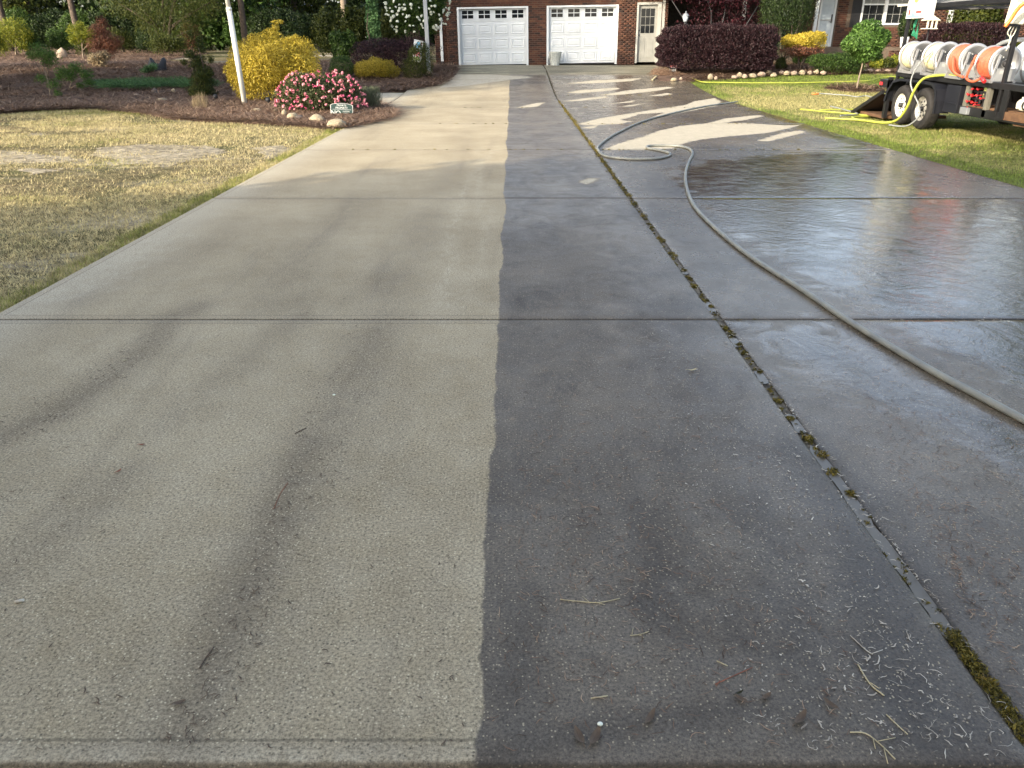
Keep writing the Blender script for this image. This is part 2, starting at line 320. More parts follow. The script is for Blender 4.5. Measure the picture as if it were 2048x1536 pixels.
MT['foam'] = mat('pale_foam_and_bark_bits', (0.13, 0.10, 0.07), (0.62, 0.58, 0.48), 0.6, scale=11)
MT['deadleaf'] = mat('dead_leaf', (0.12, 0.085, 0.055), (0.07, 0.05, 0.035), 0.8, scale=30)
MT['rustleaf'] = mat('rust_leaf', (0.26, 0.08, 0.04), (0.16, 0.06, 0.03), 0.7, scale=30)
MT['strawbit'] = mat('pale_straw', (0.52, 0.46, 0.28), (0.40, 0.34, 0.20), 0.7, scale=30)
LF = {
 'gold': leafmat('gold_foliage', [(0.10, 0.085, 0.012), (0.42, 0.32, 0.03), (0.64, 0.50, 0.06), (0.75, 0.62, 0.14)], 0.35),
 'gold2': leafmat('gold_foliage_olive', [(0.14, 0.12, 0.015), (0.36, 0.28, 0.03), (0.52, 0.42, 0.07)], 0.35),
 'plum': leafmat('plum_foliage', [(0.008, 0.003, 0.005), (0.020, 0.008, 0.011), (0.042, 0.018, 0.022), (0.085, 0.040, 0.044)], 0.2),
 'green': leafmat('green_foliage', [(0.012, 0.028, 0.006), (0.04, 0.080, 0.014), (0.11, 0.18, 0.032)], 0.3),
 'bright': leafmat('bright_green_foliage', [(0.03, 0.07, 0.012), (0.075, 0.155, 0.028), (0.17, 0.29, 0.065)], 0.35),
 'dark': leafmat('dark_evergreen', [(0.006, 0.014, 0.005), (0.022, 0.042, 0.011), (0.06, 0.095, 0.022)], 0.2),
 'olive': leafmat('olive_foliage', [(0.014, 0.024, 0.005), (0.05, 0.068, 0.011), (0.12, 0.13, 0.022)], 0.35),
 'yellowgreen': leafmat('yellow_green_foliage', [(0.05, 0.08, 0.01), (0.17, 0.20, 0.02), (0.38, 0.36, 0.04)], 0.4),
 'rust': leafmat('rust_needles', [(0.06, 0.022, 0.014), (0.16, 0.06, 0.035), (0.27, 0.12, 0.065)], 0.15),
 'grey': leafmat('grey_green_foliage', [(0.06, 0.075, 0.045), (0.13, 0.15, 0.09), (0.20, 0.22, 0.14)], 0.3),
 'azalea': leafmat('azalea_leaves', [(0.016, 0.026, 0.010), (0.055, 0.075, 0.025), (0.16, 0.14, 0.075)], 0.25),
 'maple': leafmat('dark_red_leaves', [(0.010, 0.003, 0.006), (0.03, 0.008, 0.012), (0.10, 0.018, 0.028)], 0.25),
 'juniper': leafmat('juniper_green', [(0.03, 0.07, 0.025), (0.08, 0.17, 0.06), (0.17, 0.30, 0.12)], 0.25),
 'tan': leafmat('dry_tan', [(0.16, 0.11, 0.06), (0.32, 0.25, 0.15), (0.42, 0.36, 0.22)], 0.25),
}
MT['pink'] = mat('pink_blossom', (0.58, 0.14, 0.20), (0.68, 0.34, 0.36), 0.6, scale=30)
MT['hotpink'] = mat('hot_pink_blossom', (0.55, 0.06, 0.18), (0.62, 0.16, 0.26), 0.6, scale=30)
MT['snow'] = mat('white_blossom', (0.80, 0.82, 0.74), (0.62, 0.68, 0.52), 0.6, scale=30)

# ------------------------------------------------------------------ object helpers
def tag(o, label=None, cat=None, group=None, kind=None):
    if label: o['label'] = label
    if cat: o['category'] = cat
    if group: o['group'] = group
    if kind: o['kind'] = kind
    return o
def link(o, parent=None):
    COL.objects.link(o)
    if parent is not None: o.parent = parent
    return o
def empty(name, loc=(0, 0, 0), rz=0.0, **k):
    o = bpy.data.objects.new(name, None); o.location = loc; o.rotation_euler = (0, 0, rz); o.empty_display_size = 0.1
    link(o); return tag(o, **k)
def npmesh(name, V, Fc, m, parent=None, rnd=None, smooth=False, attrs=None):
    V = np.asarray(V, np.float32); Fc = np.asarray(Fc, np.int32); k = Fc.shape[1]
    me = bpy.data.meshes.new(name)
    me.vertices.add(len(V)); me.vertices.foreach_set('co', V.ravel())
    me.loops.add(Fc.size); me.loops.foreach_set('vertex_index', Fc.ravel())
    me.polygons.add(len(Fc)); me.polygons.foreach_set('loop_start', np.arange(0, Fc.size, k, dtype=np.int32))
    me.polygons.foreach_set('loop_total', np.full(len(Fc), k, np.int32))
    if smooth: me.polygons.foreach_set('use_smooth', np.ones(len(Fc), bool))
    if rnd is not None:
        a = me.attributes.new('rnd', 'FLOAT', 'FACE'); a.data.foreach_set('value', np.asarray(rnd, np.float32))
    for kk, (dom, vals) in (attrs or {}).items():
        a = me.attributes.new(kk, 'FLOAT', dom); a.data.foreach_set('value', np.asarray(vals, np.float32))
    me.update(calc_edges=True); me.materials.append(m)
    return link(bpy.data.objects.new(name, me), parent)

class MB:
    def __init__(s): s.v = []; s.f = []; s.sm = []
    def box(s, x0, x1, y0, y1, z0, z1, rot=None, o=(0, 0, 0)):
        b = len(s.v); P = [(x, y, z) for z in (z0, z1) for y in (y0, y1) for x in (x0, x1)]
        if rot is not None: P = [tuple(rot @ Vector(p) + Vector(o)) for p in P]
        s.v += P
        for q in ((0, 2, 3, 1), (4, 5, 7, 6), (0, 1, 5, 4), (2, 6, 7, 3), (0, 4, 6, 2), (1, 3, 7, 5)): s.f.append(tuple(b + i for i in q)); s.sm.append(False)
        return s
    def bar(s, p, q, w, h=None, up=(0, 0, 1)):
        p = Vector(p); q = Vector(q); d = q - p; L = d.length; d.normalize(); h = h or w
        u = Vector(up); 
        if abs(d.dot(u)) > 0.95: u = Vector((0, 1, 0))
        a = d.cross(u).normalized(); c = a.cross(d).normalized()
        R = Matrix((a, d, c)).transposed()
        return s.box(-w / 2, w / 2, 0, L, -h / 2, h / 2, R, p)
    def tube(s, pts, r, n=8, caps=True):
        pts = [Vector(p) for p in pts]; b = len(s.v); m = len(pts); rs = r if isinstance(r, (list, tuple)) else [r] * m
        pa = None
        for i, p in enumerate(pts):
            d = (pts[min(i + 1, m - 1)] - pts[max(i - 1, 0)]).normalized()
            if pa is None:
                pa = d.cross(Vector((0, 0, 1)))
                if pa.length < 0.1: pa = d.cross(Vector((0, 1, 0)))
            pa = (pa - d * pa.dot(d)).normalized(); c = d.cross(pa)
            for k in range(n):
                t = 2 * PI * k / n; s.v.append(tuple(p + (pa * math.cos(t) + c * math.sin(t)) * rs[i]))
        for i in range(m - 1):
            for k in range(n):
                k2 = (k + 1) % n; s.f.append((b + i * n + k, b + i * n + k2, b + (i + 1) * n + k2, b + (i + 1) * n + k)); s.sm.append(True)
        if caps:
            s.f.append(tuple(b + k for k in reversed(range(n)))); s.f.append(tuple(b + (m - 1) * n + k for k in range(n))); s.sm += [False, False]
        return s
    def lathe(s, prof, c, axis='Z', n=24, closed=False):
        """prof: list of (radius, height along axis)"""
        b = len(s.v); c = Vector(c); m = len(prof)
        for r, h in prof:
            for k in range(n):
                t = 2 * PI * k / n; a, d = r * math.cos(t), r * math.sin(t)
                p = {'Z': (a, d, h), 'Y': (a, h, d), 'X': (h, a, d)}[axis]; s.v.append(tuple(c + Vector(p)))
        rng = range(m) if closed else range(m - 1)
        for i in rng:
            j = (i + 1) % m
            for k in range(n):
                k2 = (k + 1) % n; q = (b + i * n + k, b + i * n + k2, b + j * n + k2, b + j * n + k)
                s.f.append(q if axis != 'Y' else q[::-1]); s.sm.append(True)
        return s
    def poly(s, pts): b = len(s.v); s.v += [tuple(p) for p in pts]; s.f.append(tuple(range(b, b + len(pts)))); s.sm.append(False); return s
    def build(s, name, m, parent=None, bevel=0.0):
        me = bpy.data.meshes.new(name); me.from_pydata(s.v, [], s.f)
        for p, q in zip(me.polygons, s.sm): p.use_smooth = q
        me.materials.append(m); me.update()
        if any(s.sm):
            bm = bmesh.new(); bm.from_mesh(me); bmesh.ops.recalc_face_normals(bm, faces=bm.faces); bm.to_mesh(me); bm.free()
        o = link(bpy.data.objects.new(name, me), parent)
        if bevel:
            md = o.modifiers.new('bevel', 'BEVEL'); md.width = bevel; md.segments = 2; md.limit_method = 'ANGLE'
        return o
def catmull(P, k=10):
    P = [Vector(p) for p in P]; P = [P[0] * 2 - P[1]] + P + [P[-1] * 2 - P[-2]]; out = []
    for i in range(1, len(P) - 2):
        a, b, c, d = P[i - 1:i + 3]
        for j in range(k):
            t = j / k
            out.append(0.5 * ((2 * b) + (c - a) * t + (2 * a - 5 * b + 4 * c - d) * t * t + (3 * b - 3 * c + d - a) * t ** 3))
    out.append(P[-2]); return out
def text(body, size, parent, mtx, m, name='lettering', ext=0.0015, sx=1.0):
    cu = bpy.data.curves.new(name, 'FONT'); cu.body = body; cu.size = size; cu.align_x = 'CENTER'; cu.align_y = 'CENTER'; cu.extrude = ext; cu.resolution_u = 2
    o = bpy.data.objects.new(name, cu); COL.objects.link(o); bpy.context.view_layer.update()
    me = bpy.data.meshes.new_from_object(o.evaluated_get(bpy.context.evaluated_depsgraph_get())); bpy.data.objects.remove(o)
    me.transform(Matrix.Diagonal((sx, 1, 1, 1))); me.transform(mtx); me.materials.clear(); me.materials.append(m)
    return link(bpy.data.objects.new(name, me), parent)
FACE = Matrix.Rotation(PI / 2, 4, 'X')       # text upright, read from -Y

# ------------------------------------------------------------------ foliage
def rngd(seed): return np.random.default_rng(seed)
def unit(r, n):
    v = r.normal(size=(n, 3)); return v / np.linalg.norm(v, axis=1)[:, None]
def lumps(D, seed, amp):
    r = rngd(seed + 991); out = np.ones(len(D))
    for k in range(7):
        w = r.normal(size=3) * (2.0 + k * 1.1); out += amp / (1 + 0.35 * k) * np.sin(D @ w + r.uniform(0, 6))
    return out
def leaf_faces(P, A, B, L, Wd, r):
    """diamond leaf at P, long axis A, wide axis B"""
    n = len(P); a = A * L[:, None]; b = B * Wd[:, None]; nn = np.cross(A, B) * (Wd * 0.35)[:, None]
    V = np.empty((n, 4, 3)); V[:, 0] = P - a * 0.5; V[:, 1] = P + b * 0.5 + nn; V[:, 2] = P + a * 0.5; V[:, 3] = P - b * 0.5 + nn
    return V.reshape(-1, 3), np.arange(4 * n).reshape(n, 4)
def leaves(name, blobs, n, size, m, parent, seed, aspect=0.5, shell=0.30, amp=0.10, axis=None, axmix=0.0, bot=-1.0, power=1.0, sq=0.0, clump=0.0):
    """blobs (x,y,z,rx,ry,rz[,w]); axis = preferred leaf direction; bot = lowest unit z kept; sq squares the shape like a clipped hedge"""
    r = rngd(seed); w = np.array([(b[6] if len(b) > 6 else b[3] * b[4] + b[3] * b[5] + b[4] * b[5]) for b in blobs], float); w /= w.sum()
    Vs, As = [], []
    cnt = (w * n).astype(int) + 1; PP = []; NN = []
    for bi, (b, c) in enumerate(zip(blobs, cnt)):
        D = unit(r, c); D[:, 2] = np.where(D[:, 2] < bot, -D[:, 2] * 0.9, D[:, 2])
        rad = 1 - shell * r.random(c) ** 1.6
        Q = D.copy()
        if sq: mx = np.max(np.abs(D), axis=1); Q = D / (mx[:, None] ** sq)
        rad = rad * lumps(D, seed + bi * 13, amp)
        if clump:
            cc = unit(r, 40); near = (D @ cc.T).max(1); rad = rad * (1 - clump + clump * np.clip((near - 0.75) * 4, 0, 1))
        PP.append(Q * rad[:, None] * np.array(b[3:6]) + np.array(b[0:3])); NN.append(D)
    P = np.concatenate(PP); N = np.concatenate(NN); n = len(P)
    A = unit(r, n) + N * 0.5
    if axis is not None: A = A * (1 - axmix) + np.array(axis) * axmix * 1.6
    if axis is None and axmix: A = unit(r, n) * (1 - axmix) + N * axmix * 1.6
    A /= np.linalg.norm(A, axis=1)[:, None]
    B = np.cross(A, N + 0.6 * unit(r, n)); B /= np.linalg.norm(B, axis=1)[:, None] + 1e-9
    L = size * r.uniform(0.6, 1.35, n)
    V, Fc = leaf_faces(P, A, B, L, L * aspect, r)
    return npmesh(name, V, Fc, m, parent, rnd=np.clip(r.beta(1.6, 1.8, n) ** power, 0, 1))
def stems(name, base, tips, r0, r1, m, parent, seed=0, n=5):
    b = MB(); rr = random.Random(seed); base = Vector(base)
    for t in tips:
        t = Vector(t); st = base + Vector((rr.uniform(-1, 1), rr.uniform(-1, 1), 0)) * r0
        mid = st.lerp(t, 0.5) + Vector((rr.uniform(-1, 1), rr.uniform(-1, 1), rr.uniform(0, 1))) * (t - st).length * 0.1
        b.tube([st - Vector((0, 0, 0.05)), st.lerp(mid, .5), mid, t], [r0, r0 * 0.85, (r0 + r1) / 2, r1], n)
    return b.build(name, m, parent)
def boxpx(x0, x1, yt, yb, push=0.7, depth=1.0):
    """centre, half sizes of something seen between x0..x1 and yt..yb whose front foot stands at yb"""
    g = G((x0 + x1) / 2, yb); dep = g.y * CP + (EYE - g.z) * SP; w = (x1 - x0) * dep / F; ry = w / 2 * depth
    Y = g.y + ry * push; top = at((x0 + x1) / 2, yt, Y); lx = at(x0, yb, Y).x; rx = at(x1, yb, Y).x; z0 = gz(Y)
    return Vector(((lx + rx) / 2, Y, z0)), (rx - lx) / 2, ry, top.z - z0
def shrub(name, label, cat, px, m, n, size, seed, main=0.8, parts='foliage', push=0.7, depth=1.0, zlo=0.0, sub=1, bark='bark', group=None, nstem=5, **k):
    c, rx, ry, h = boxpx(*px, push=push, depth=depth)
    o = empty(name, c, label=label, cat=cat, group=group)
    rr = random.Random(seed); bl = []
    zl = h * zlo
    if sub <= 1: bl = [(0, 0, zl + (h - zl) * 0.46, rx * 0.95, ry * 0.95, (h - zl) * 0.56)]
    else:
        bl = [(0, 0, zl + (h - zl) * 0.42, rx * main, ry * main, (h - zl) * (0.5 + (main - .8)))]
        for i in range(sub):
            a = 2 * PI * i / sub + rr.uniform(-.3, .3); q = rr.uniform(0.4, 0.6)
            bl.append((rx * q * math.cos(a), ry * q * math.sin(a), zl + (h - zl) * rr.uniform(0.3, 0.66), rx * 0.42, ry * 0.42, (h - zl) * 0.33))
    leaves(parts, bl, n, size, m, o, seed, bot=k.pop('bot', -0.75), **k)
    tips = [(rx * rr.uniform(-.5, .5), ry * rr.uniform(-.5, .5), h * rr.uniform(0.5, 0.8)) for _ in range(nstem)]
    stems('stem', (0, 0, 0), tips, 0.02 + 0.006 * h, 0.006, MT[bark], o, seed)
    return o, c, rx, ry, h

# ------------------------------------------------------------------ GROUND
def grid_sheet(name, xs, ys, zf, m, parent=None, **k):
    xs = np.array(xs, float); ys = np.array(ys, float); XX, YY = np.meshgrid(xs, ys); Z = zf(XX, YY)
    V = np.stack([XX.ravel(), YY.ravel(), Z.ravel()], 1); nx = len(xs)
    i = np.arange(len(ys) - 1)[:, None] * nx + np.arange(nx - 1)[None]; i = i.ravel()
    return npmesh(name, V, np.stack([i, i + 1, i + nx + 1, i + nx], 1), m, parent, smooth=True, **k)
ys = np.concatenate([np.arange(-80, 0, 10), np.arange(0, 40, 0.5), np.arange(40, 300, 10)])
gnd = grid_sheet('ground', np.concatenate([np.arange(-220, -12, 16), np.arange(-12, 26, 1.0), np.arange(26, 240, 16)]), ys,
                 lambda x, y: gzn(y) - 0.035 + 0.0 * x, MT['lawn'])
tag(gnd, 'sun bleached lawn ground under everything', kind='structure')

def poly_px(P): return [(G(x, y).x, G(x, y).y) for x, y in P]
def pt_seg(P, poly):
    """distance of points to polygon outline and inside flag"""
    P = np.asarray(P, float); n = len(poly); best = np.full(len(P), 1e9); ins = np.zeros(len(P), bool)
    for i in range(n):
        a = np.array(poly[i]); b = np.array(poly[(i + 1) % n]); ab = b - a; t = np.clip(((P - a) @ ab) / (ab @ ab + 1e-12), 0, 1)
        best = np.minimum(best, np.linalg.norm(P - (a + t[:, None] * ab), axis=1))
        c = ((a[1] > P[:, 1]) != (b[1] > P[:, 1]))
        with np.errstate(divide='ignore', invalid='ignore'): xi = (b[0] - a[0]) * (P[:, 1] - a[1]) / (b[1] - a[1] + 1e-12) + a[0]
        ins ^= (c & (P[:, 0] < xi))
    return best, ins
def signed(P, poly):
    d, i = pt_seg(P, poly); return np.where(i, d, -d)
def bed(name, label, poly, m, hgt, step, seed):
    r = rngd(seed); poly = [tuple(p) for p in poly]
    # densify the outline and roughen it
    out = []
    for i in range(len(poly)):
        a = Vector((*poly[i], 0)); b = Vector((*poly[(i + 1) % len(poly)], 0)); k = max(1, int((b - a).length / step))
        for j in range(k):
            p = a.lerp(b, j / k); out.append((p.x + r.normal() * 0.03, p.y + r.normal() * 0.04))
    A = np.array(out); x0, y0 = A.min(0); x1, y1 = A.max(0)
    gx, gy = np.meshgrid(np.arange(x0, x1, step), np.arange(y0, y1, step)); Q = np.stack([gx.ravel(), gy.ravel()], 1) + r.uniform(-.3, .3, (gx.size, 2)) * step
    d, ins = pt_seg(Q, out); Q = Q[ins & (d > step * 0.5)]
    vs = [Vector(p) for p in out] + [Vector(p) for p in Q]; n = len(out)
    v2, _, f2, *_ = delaunay_2d_cdt(vs, [], [list(range(n))], 1, 1e-4)
    V2 = np.array([tuple(v) for v in v2]); d, ins = pt_seg(V2, out)
    h = hgt * (1 - np.exp(-d / 0.18)) + 0.02 * np.sin(V2[:, 0] * 3.1) * np.sin(V2[:, 1] * 2.7) * np.minimum(d, 1)
    z = gzn(V2[:, 1]) - 0.03 + h + 0.012 * r.random(len(V2)) * (d > 0.05)
    me = bpy.data.meshes.new(name); me.from_pydata([(a, b, c) for (a, b), c in zip(V2, z)], [], [list(f) for f in f2])
    for p in me.polygons: p.use_smooth = True
    me.materials.append(m); o = link(bpy.data.objects.new(name, me)); tag(o, label, kind='structure')
    return out
BED_L = poly_px([(-420, 250), (0, 226), (100, 219), (200, 216), (300, 227), (340, 236), (430, 242), (520, 245), (600, 251), (655, 257), (690, 258), (745, 248),
                 (790, 236), (797, 229), (782, 218), (768, 212), (748, 203), (735, 194)]) + poly_px([(752, 183), (800, 182.5), (850, 177), (882, 171), (906, 160), (920, 149), (926, 137)]) + \
        [(-2.6, 32.4), (-4.0, 33), (-5.5, 37), (-10, 36), (-11.5, 32.5), (-15.5, 37), (-17, 47), (-22, 56), (-38, 58), (-62, 50), (-62, 20), (-30, 16)]
OUT_L = bed('mulch_bed', 'brown pine straw bed left of the driveway, full of shrubs', BED_L, MT['mulch'], 0.07, 0.22, 3)
BED_R = poly_px([(1297, 158), (1325, 163), (1375, 164), (1420, 159), (1500, 155), (1560, 150), (1650, 150), (1720, 147), (1790, 147), (1900, 146), (2100, 146), (2400, 146)]) + \
        [(30, 34), (12, 34), (6.0, 32.6), (5.75, 30)]
OUT_R = bed('mulch_bed', 'brown planting bed between right lawn and house', BED_R, MT['mulch'], 0.08, 0.22, 4)
ring = [(G(1713, 177).x + 0.85 * math.cos(t) * (1 + .12 * math.sin(3 * t)), G(1713, 177).y + 0.8 * math.sin(t)) for t in np.linspace(0, 2 * PI, 26)[:-1]]
OUT_T = bed('mulch_ring', 'round patch of pine straw under the ball topped tree', ring, MT['mulch'], 0.05, 0.12, 5)

# ------------------------------------------------------------------ DRIVEWAY
ROWS = [1.235, 4.25, 7.97, 11.69, 15.4, 19.12, 22.84, 26.56, 29.2, 32.6]
XL, XJ0, XJ1, XR = -3.07, 1.192, 1.232, 5.60
def PX(P): return poly_px(P)
DRY_AND_SUN = [PX(p) for p in [
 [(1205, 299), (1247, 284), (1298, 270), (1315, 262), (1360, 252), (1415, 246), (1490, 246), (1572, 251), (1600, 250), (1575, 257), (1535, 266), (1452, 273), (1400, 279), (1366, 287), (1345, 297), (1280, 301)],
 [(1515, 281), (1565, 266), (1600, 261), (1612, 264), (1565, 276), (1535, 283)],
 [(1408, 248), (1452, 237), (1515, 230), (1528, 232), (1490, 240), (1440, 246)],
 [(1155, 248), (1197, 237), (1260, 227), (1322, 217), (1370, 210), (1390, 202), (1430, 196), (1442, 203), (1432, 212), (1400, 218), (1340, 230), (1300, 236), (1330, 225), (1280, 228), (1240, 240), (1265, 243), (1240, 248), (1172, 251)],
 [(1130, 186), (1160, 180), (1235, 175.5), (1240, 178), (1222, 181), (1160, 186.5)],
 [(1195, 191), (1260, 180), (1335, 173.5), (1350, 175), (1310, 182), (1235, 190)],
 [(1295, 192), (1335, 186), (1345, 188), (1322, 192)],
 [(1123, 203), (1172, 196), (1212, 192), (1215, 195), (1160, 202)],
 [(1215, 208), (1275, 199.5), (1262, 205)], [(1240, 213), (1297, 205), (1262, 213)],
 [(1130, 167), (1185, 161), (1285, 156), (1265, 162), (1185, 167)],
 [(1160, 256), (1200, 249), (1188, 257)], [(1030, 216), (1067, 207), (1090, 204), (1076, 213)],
 [(878, 176), (897, 162), (914, 149), (985, 149), (1070, 154), (1010, 161), (935, 171)],  # far left patch: sunlight on the drive, painted in the clean pale tone
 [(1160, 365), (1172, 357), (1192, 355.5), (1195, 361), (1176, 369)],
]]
PUD = [PX(p) for p in [
 [(1350, 345), (1420, 322), (1600, 306), (1760, 304), (1840, 345), (1880, 396), (2100, 404), (2600, 440), (2600, 900), (2060, 800), (1960, 735), (1800, 655), (1620, 560), (1450, 460), (1390, 400)],
 [(1470, 207), (1500, 203), (1600, 240), (1760, 290), (1770, 305), (1640, 300), (1700, 290), (1580, 250)],
 [(1500, 650), (1640, 650), (1900, 780), (2100, 880), (2100, 1000), (1900, 860), (1700, 780), (1560, 720)],
]]
STN = [(PX(p), w_, k_) for p, w_, k_ in [
 ([(400, 610), (335, 642), (300, 690), (225, 750), (110, 830), (-60, 900)], .13, .95), ([(600, 630), (520, 690), (430, 770), (330, 850)], .14, .5),
 ([(790, 630), (740, 700), (690, 770), (620, 880)], .16, .55), ([(620, 880), (565, 1000), (510, 1120), (450, 1260), (400, 1360), (345, 1520)], .10, 1.0),
 ([(260, 940), (140, 1040), (-30, 1180)], .12, .6), ([(480, 440), (400, 500), (250, 560), (160, 600)], .22, .5), ([(720, 400), (640, 470), (570, 560), (530, 620)], .22, .5), ([(860, 420), (810, 520), (770, 620)], .18, .4),
 ([(640, 300), (560, 360), (520, 395)], .35, .4), ([(900, 1000), (880, 1200), (840, 1500)], .14, .35),
 ([(1050, 1200), (1040, 1350), (1020, 1500)], .10, .6), ([(1620, 900), (1700, 1050), (1800, 1300), (1850, 1480)], .16, .8), ([(1500, 1000), (1600, 1250), (1640, 1450)], .12, .6), ([(1080, 1480), (1300, 1440), (1500, 1420), (1700, 1440)], .05, .7)]]
PAL = [(PX(p), w_, k_) for p, w_, k_ in [([(-60, 1516), (900, 1516), (1700, 1508)], .02, 1.2), ([(985, 300), (935, 370), (905, 450), (890, 560), (880, 640)], .07, 1), ([(955, 300), (960, 380), (975, 470)], .05, .8), ([(975, 1100), (970, 1500)], .05, .5), ([(925, 620), (960, 520), (985, 420)], .06, .6), ([(0, 600), (180, 575), (330, 480)], .3, .9), ([(500, 392), (700, 394), (960, 396)], .10, .7), ([(560, 350), (680, 350)], .2, .6), ([(700, 246), (1000, 247)], .25, .6)]]  # first line paints the light on the near slab's lip
def along(P, lines):
    out = np.zeros(len(P))
    for L_, w_, k_ in lines:
        for a, b in zip(L_[:-1], L_[1:]):
            a = np.array(a); b = np.array(b); ab = b - a; t = np.clip(((P - a) @ ab) / (ab @ ab + 1e-12), 0, 1); d = np.linalg.norm(P - (a + t[:, None] * ab), axis=1)
            out = np.maximum(out, k_ * np.exp(-(d / w_) ** 2))
    return out
def slab(x0, x1, y0, y1, step, parent, name='slab'):
    nx = max(2, int((x1 - x0) / step)); ny = max(2, int((y1 - y0) / step))
    e = [0, 0.004, 0.012]
    xs = np.concatenate([x0 + np.array(e), np.linspace(x0, x1, nx + 1)[1:-1], x1 - np.array(e[::-1])])
    ys = np.concatenate([y0 + np.array(e), np.linspace(y0, y1, ny + 1)[1:-1], y1 - np.array(e[::-1])])
    XX, YY = np.meshgrid(xs, ys); P = np.stack([XX.ravel(), YY.ravel()], 1)
    ed = np.minimum(np.minimum(P[:, 0] - x0, x1 - P[:, 0]), np.minimum(P[:, 1] - y0, y1 - P[:, 1]))
    z = gzn(P[:, 1]) - 0.006 * np.clip(1 - ed / 0.012, 0, 1) ** 2
    V = np.concatenate([np.column_stack([P, z])]); nxx = len(xs); nyy = len(ys)
    i = (np.arange(nyy - 1)[:, None] * nxx + np.arange(nxx - 1)[None]).ravel()
    Fc = np.stack([i, i + 1, i + nxx + 1, i + nxx], 1)
    # skirt
    idx = np.arange(nxx * nyy).reshape(nyy, nxx); loop = np.concatenate([idx[0, :], idx[1:, -1], idx[-1, -2::-1], idx[-2:0:-1, 0]])
    low = V[loop].copy(); low[:, 2] -= 0.11; nb = len(V); V = np.concatenate([V, low]); L = len(loop); j = np.arange(L); j2 = (j + 1) % L
    Fc = np.concatenate([Fc, np.stack([loop[j], nb + j, nb + j2, loop[j2]], 1)])
    Pa = V[:, :2]; dry = np.full(len(Pa), -1.0); pud = np.full(len(Pa), -1.0)
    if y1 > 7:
        for p in DRY_AND_SUN: 
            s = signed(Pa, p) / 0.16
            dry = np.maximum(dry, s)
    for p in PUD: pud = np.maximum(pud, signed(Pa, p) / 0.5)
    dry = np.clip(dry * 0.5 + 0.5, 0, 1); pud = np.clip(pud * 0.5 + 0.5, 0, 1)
    x, y = Pa[:, 0], Pa[:, 1]
    film = np.clip((x - 0.25) / 0.9, 0, 1) * 0.75
    film = np.maximum(film, np.clip((y - 4.3) / 3, 0, 1) * 0.55 * (x > -0.3)); film = np.maximum(film, np.clip((x - 1.2) / 1.2, 0, 1) * 0.95 * np.clip((y - 2) / 1.5, 0, 1))
    ea = np.concatenate([ed, np.zeros(L)])
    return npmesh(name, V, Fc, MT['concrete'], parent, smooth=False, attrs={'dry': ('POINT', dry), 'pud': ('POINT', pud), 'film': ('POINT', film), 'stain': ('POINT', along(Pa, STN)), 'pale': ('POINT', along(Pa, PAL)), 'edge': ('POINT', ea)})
drv = empty('driveway'); tag(drv, 'wide concrete driveway, dry tan half and dark wet half', kind='structure')
gp = 0.006
for r_ in range(len(ROWS) - 1):
    y0, y1 = ROWS[r_] + (gp * (1 if r_ < 2 else 1.6) if r_ else 0), ROWS[r_ + 1] - gp * (1 if r_ < 1 else 1.6)
    st = 0.05 if r_ < 1 else 0.07
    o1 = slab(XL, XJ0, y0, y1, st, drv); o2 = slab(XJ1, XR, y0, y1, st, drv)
# concrete side path that leaves the driveway to the left
slab(-8.2, XL - 0.012, 19.15, 23.4, 0.12, drv)
gut = MB(); gut.box(-6, 7, -1, 1.235, -0.12, -0.045); g_ = gut.build('gutter_strip', MT['concrete']); tag(g_, 'wet concrete gutter strip at the near end of the driveway', kind='structure')
jf = MB()
jf.box(XJ0 - .02, XJ1 + .02, 1.25, 32.6, -0.12, -0.011)
b_ = jf.build('joint_soil', MT['soil']); tag(b_, kind='structure'); 
wt = MB(); wy = [1.3, 4.2]
for ya, yb_ in ((1.60, 2.74), (2.84, 3.02), (3.34, 3.5), (3.82, 3.96), (4.36, 4.6), (5.2, 5.35)):
    N_ = 16; L_, R_ = [], []
    for k in range(N_ + 1):
        t = k / N_; y_ = ya + (yb_ - ya) * t; w_ = (XJ1 - XJ0 + .006) / 2 * min(1, 3.2 * math.sin(PI * t) ** .7 + .03); cx_ = (XJ0 + XJ1) / 2 + .006 * math.sin(y_ * 11) + .004 * math.sin(y_ * 37)
        L_.append((cx_ - w_, y_, -.005)); R_.append((cx_ + w_ * (1 + .15 * math.sin(y_ * 60)), y_, -.005))
    wt.poly(L_[::-1] + R_)
tag(wt.build('joint_water', MT['water']), 'grey water standing in the long driveway joint', kind='structure')

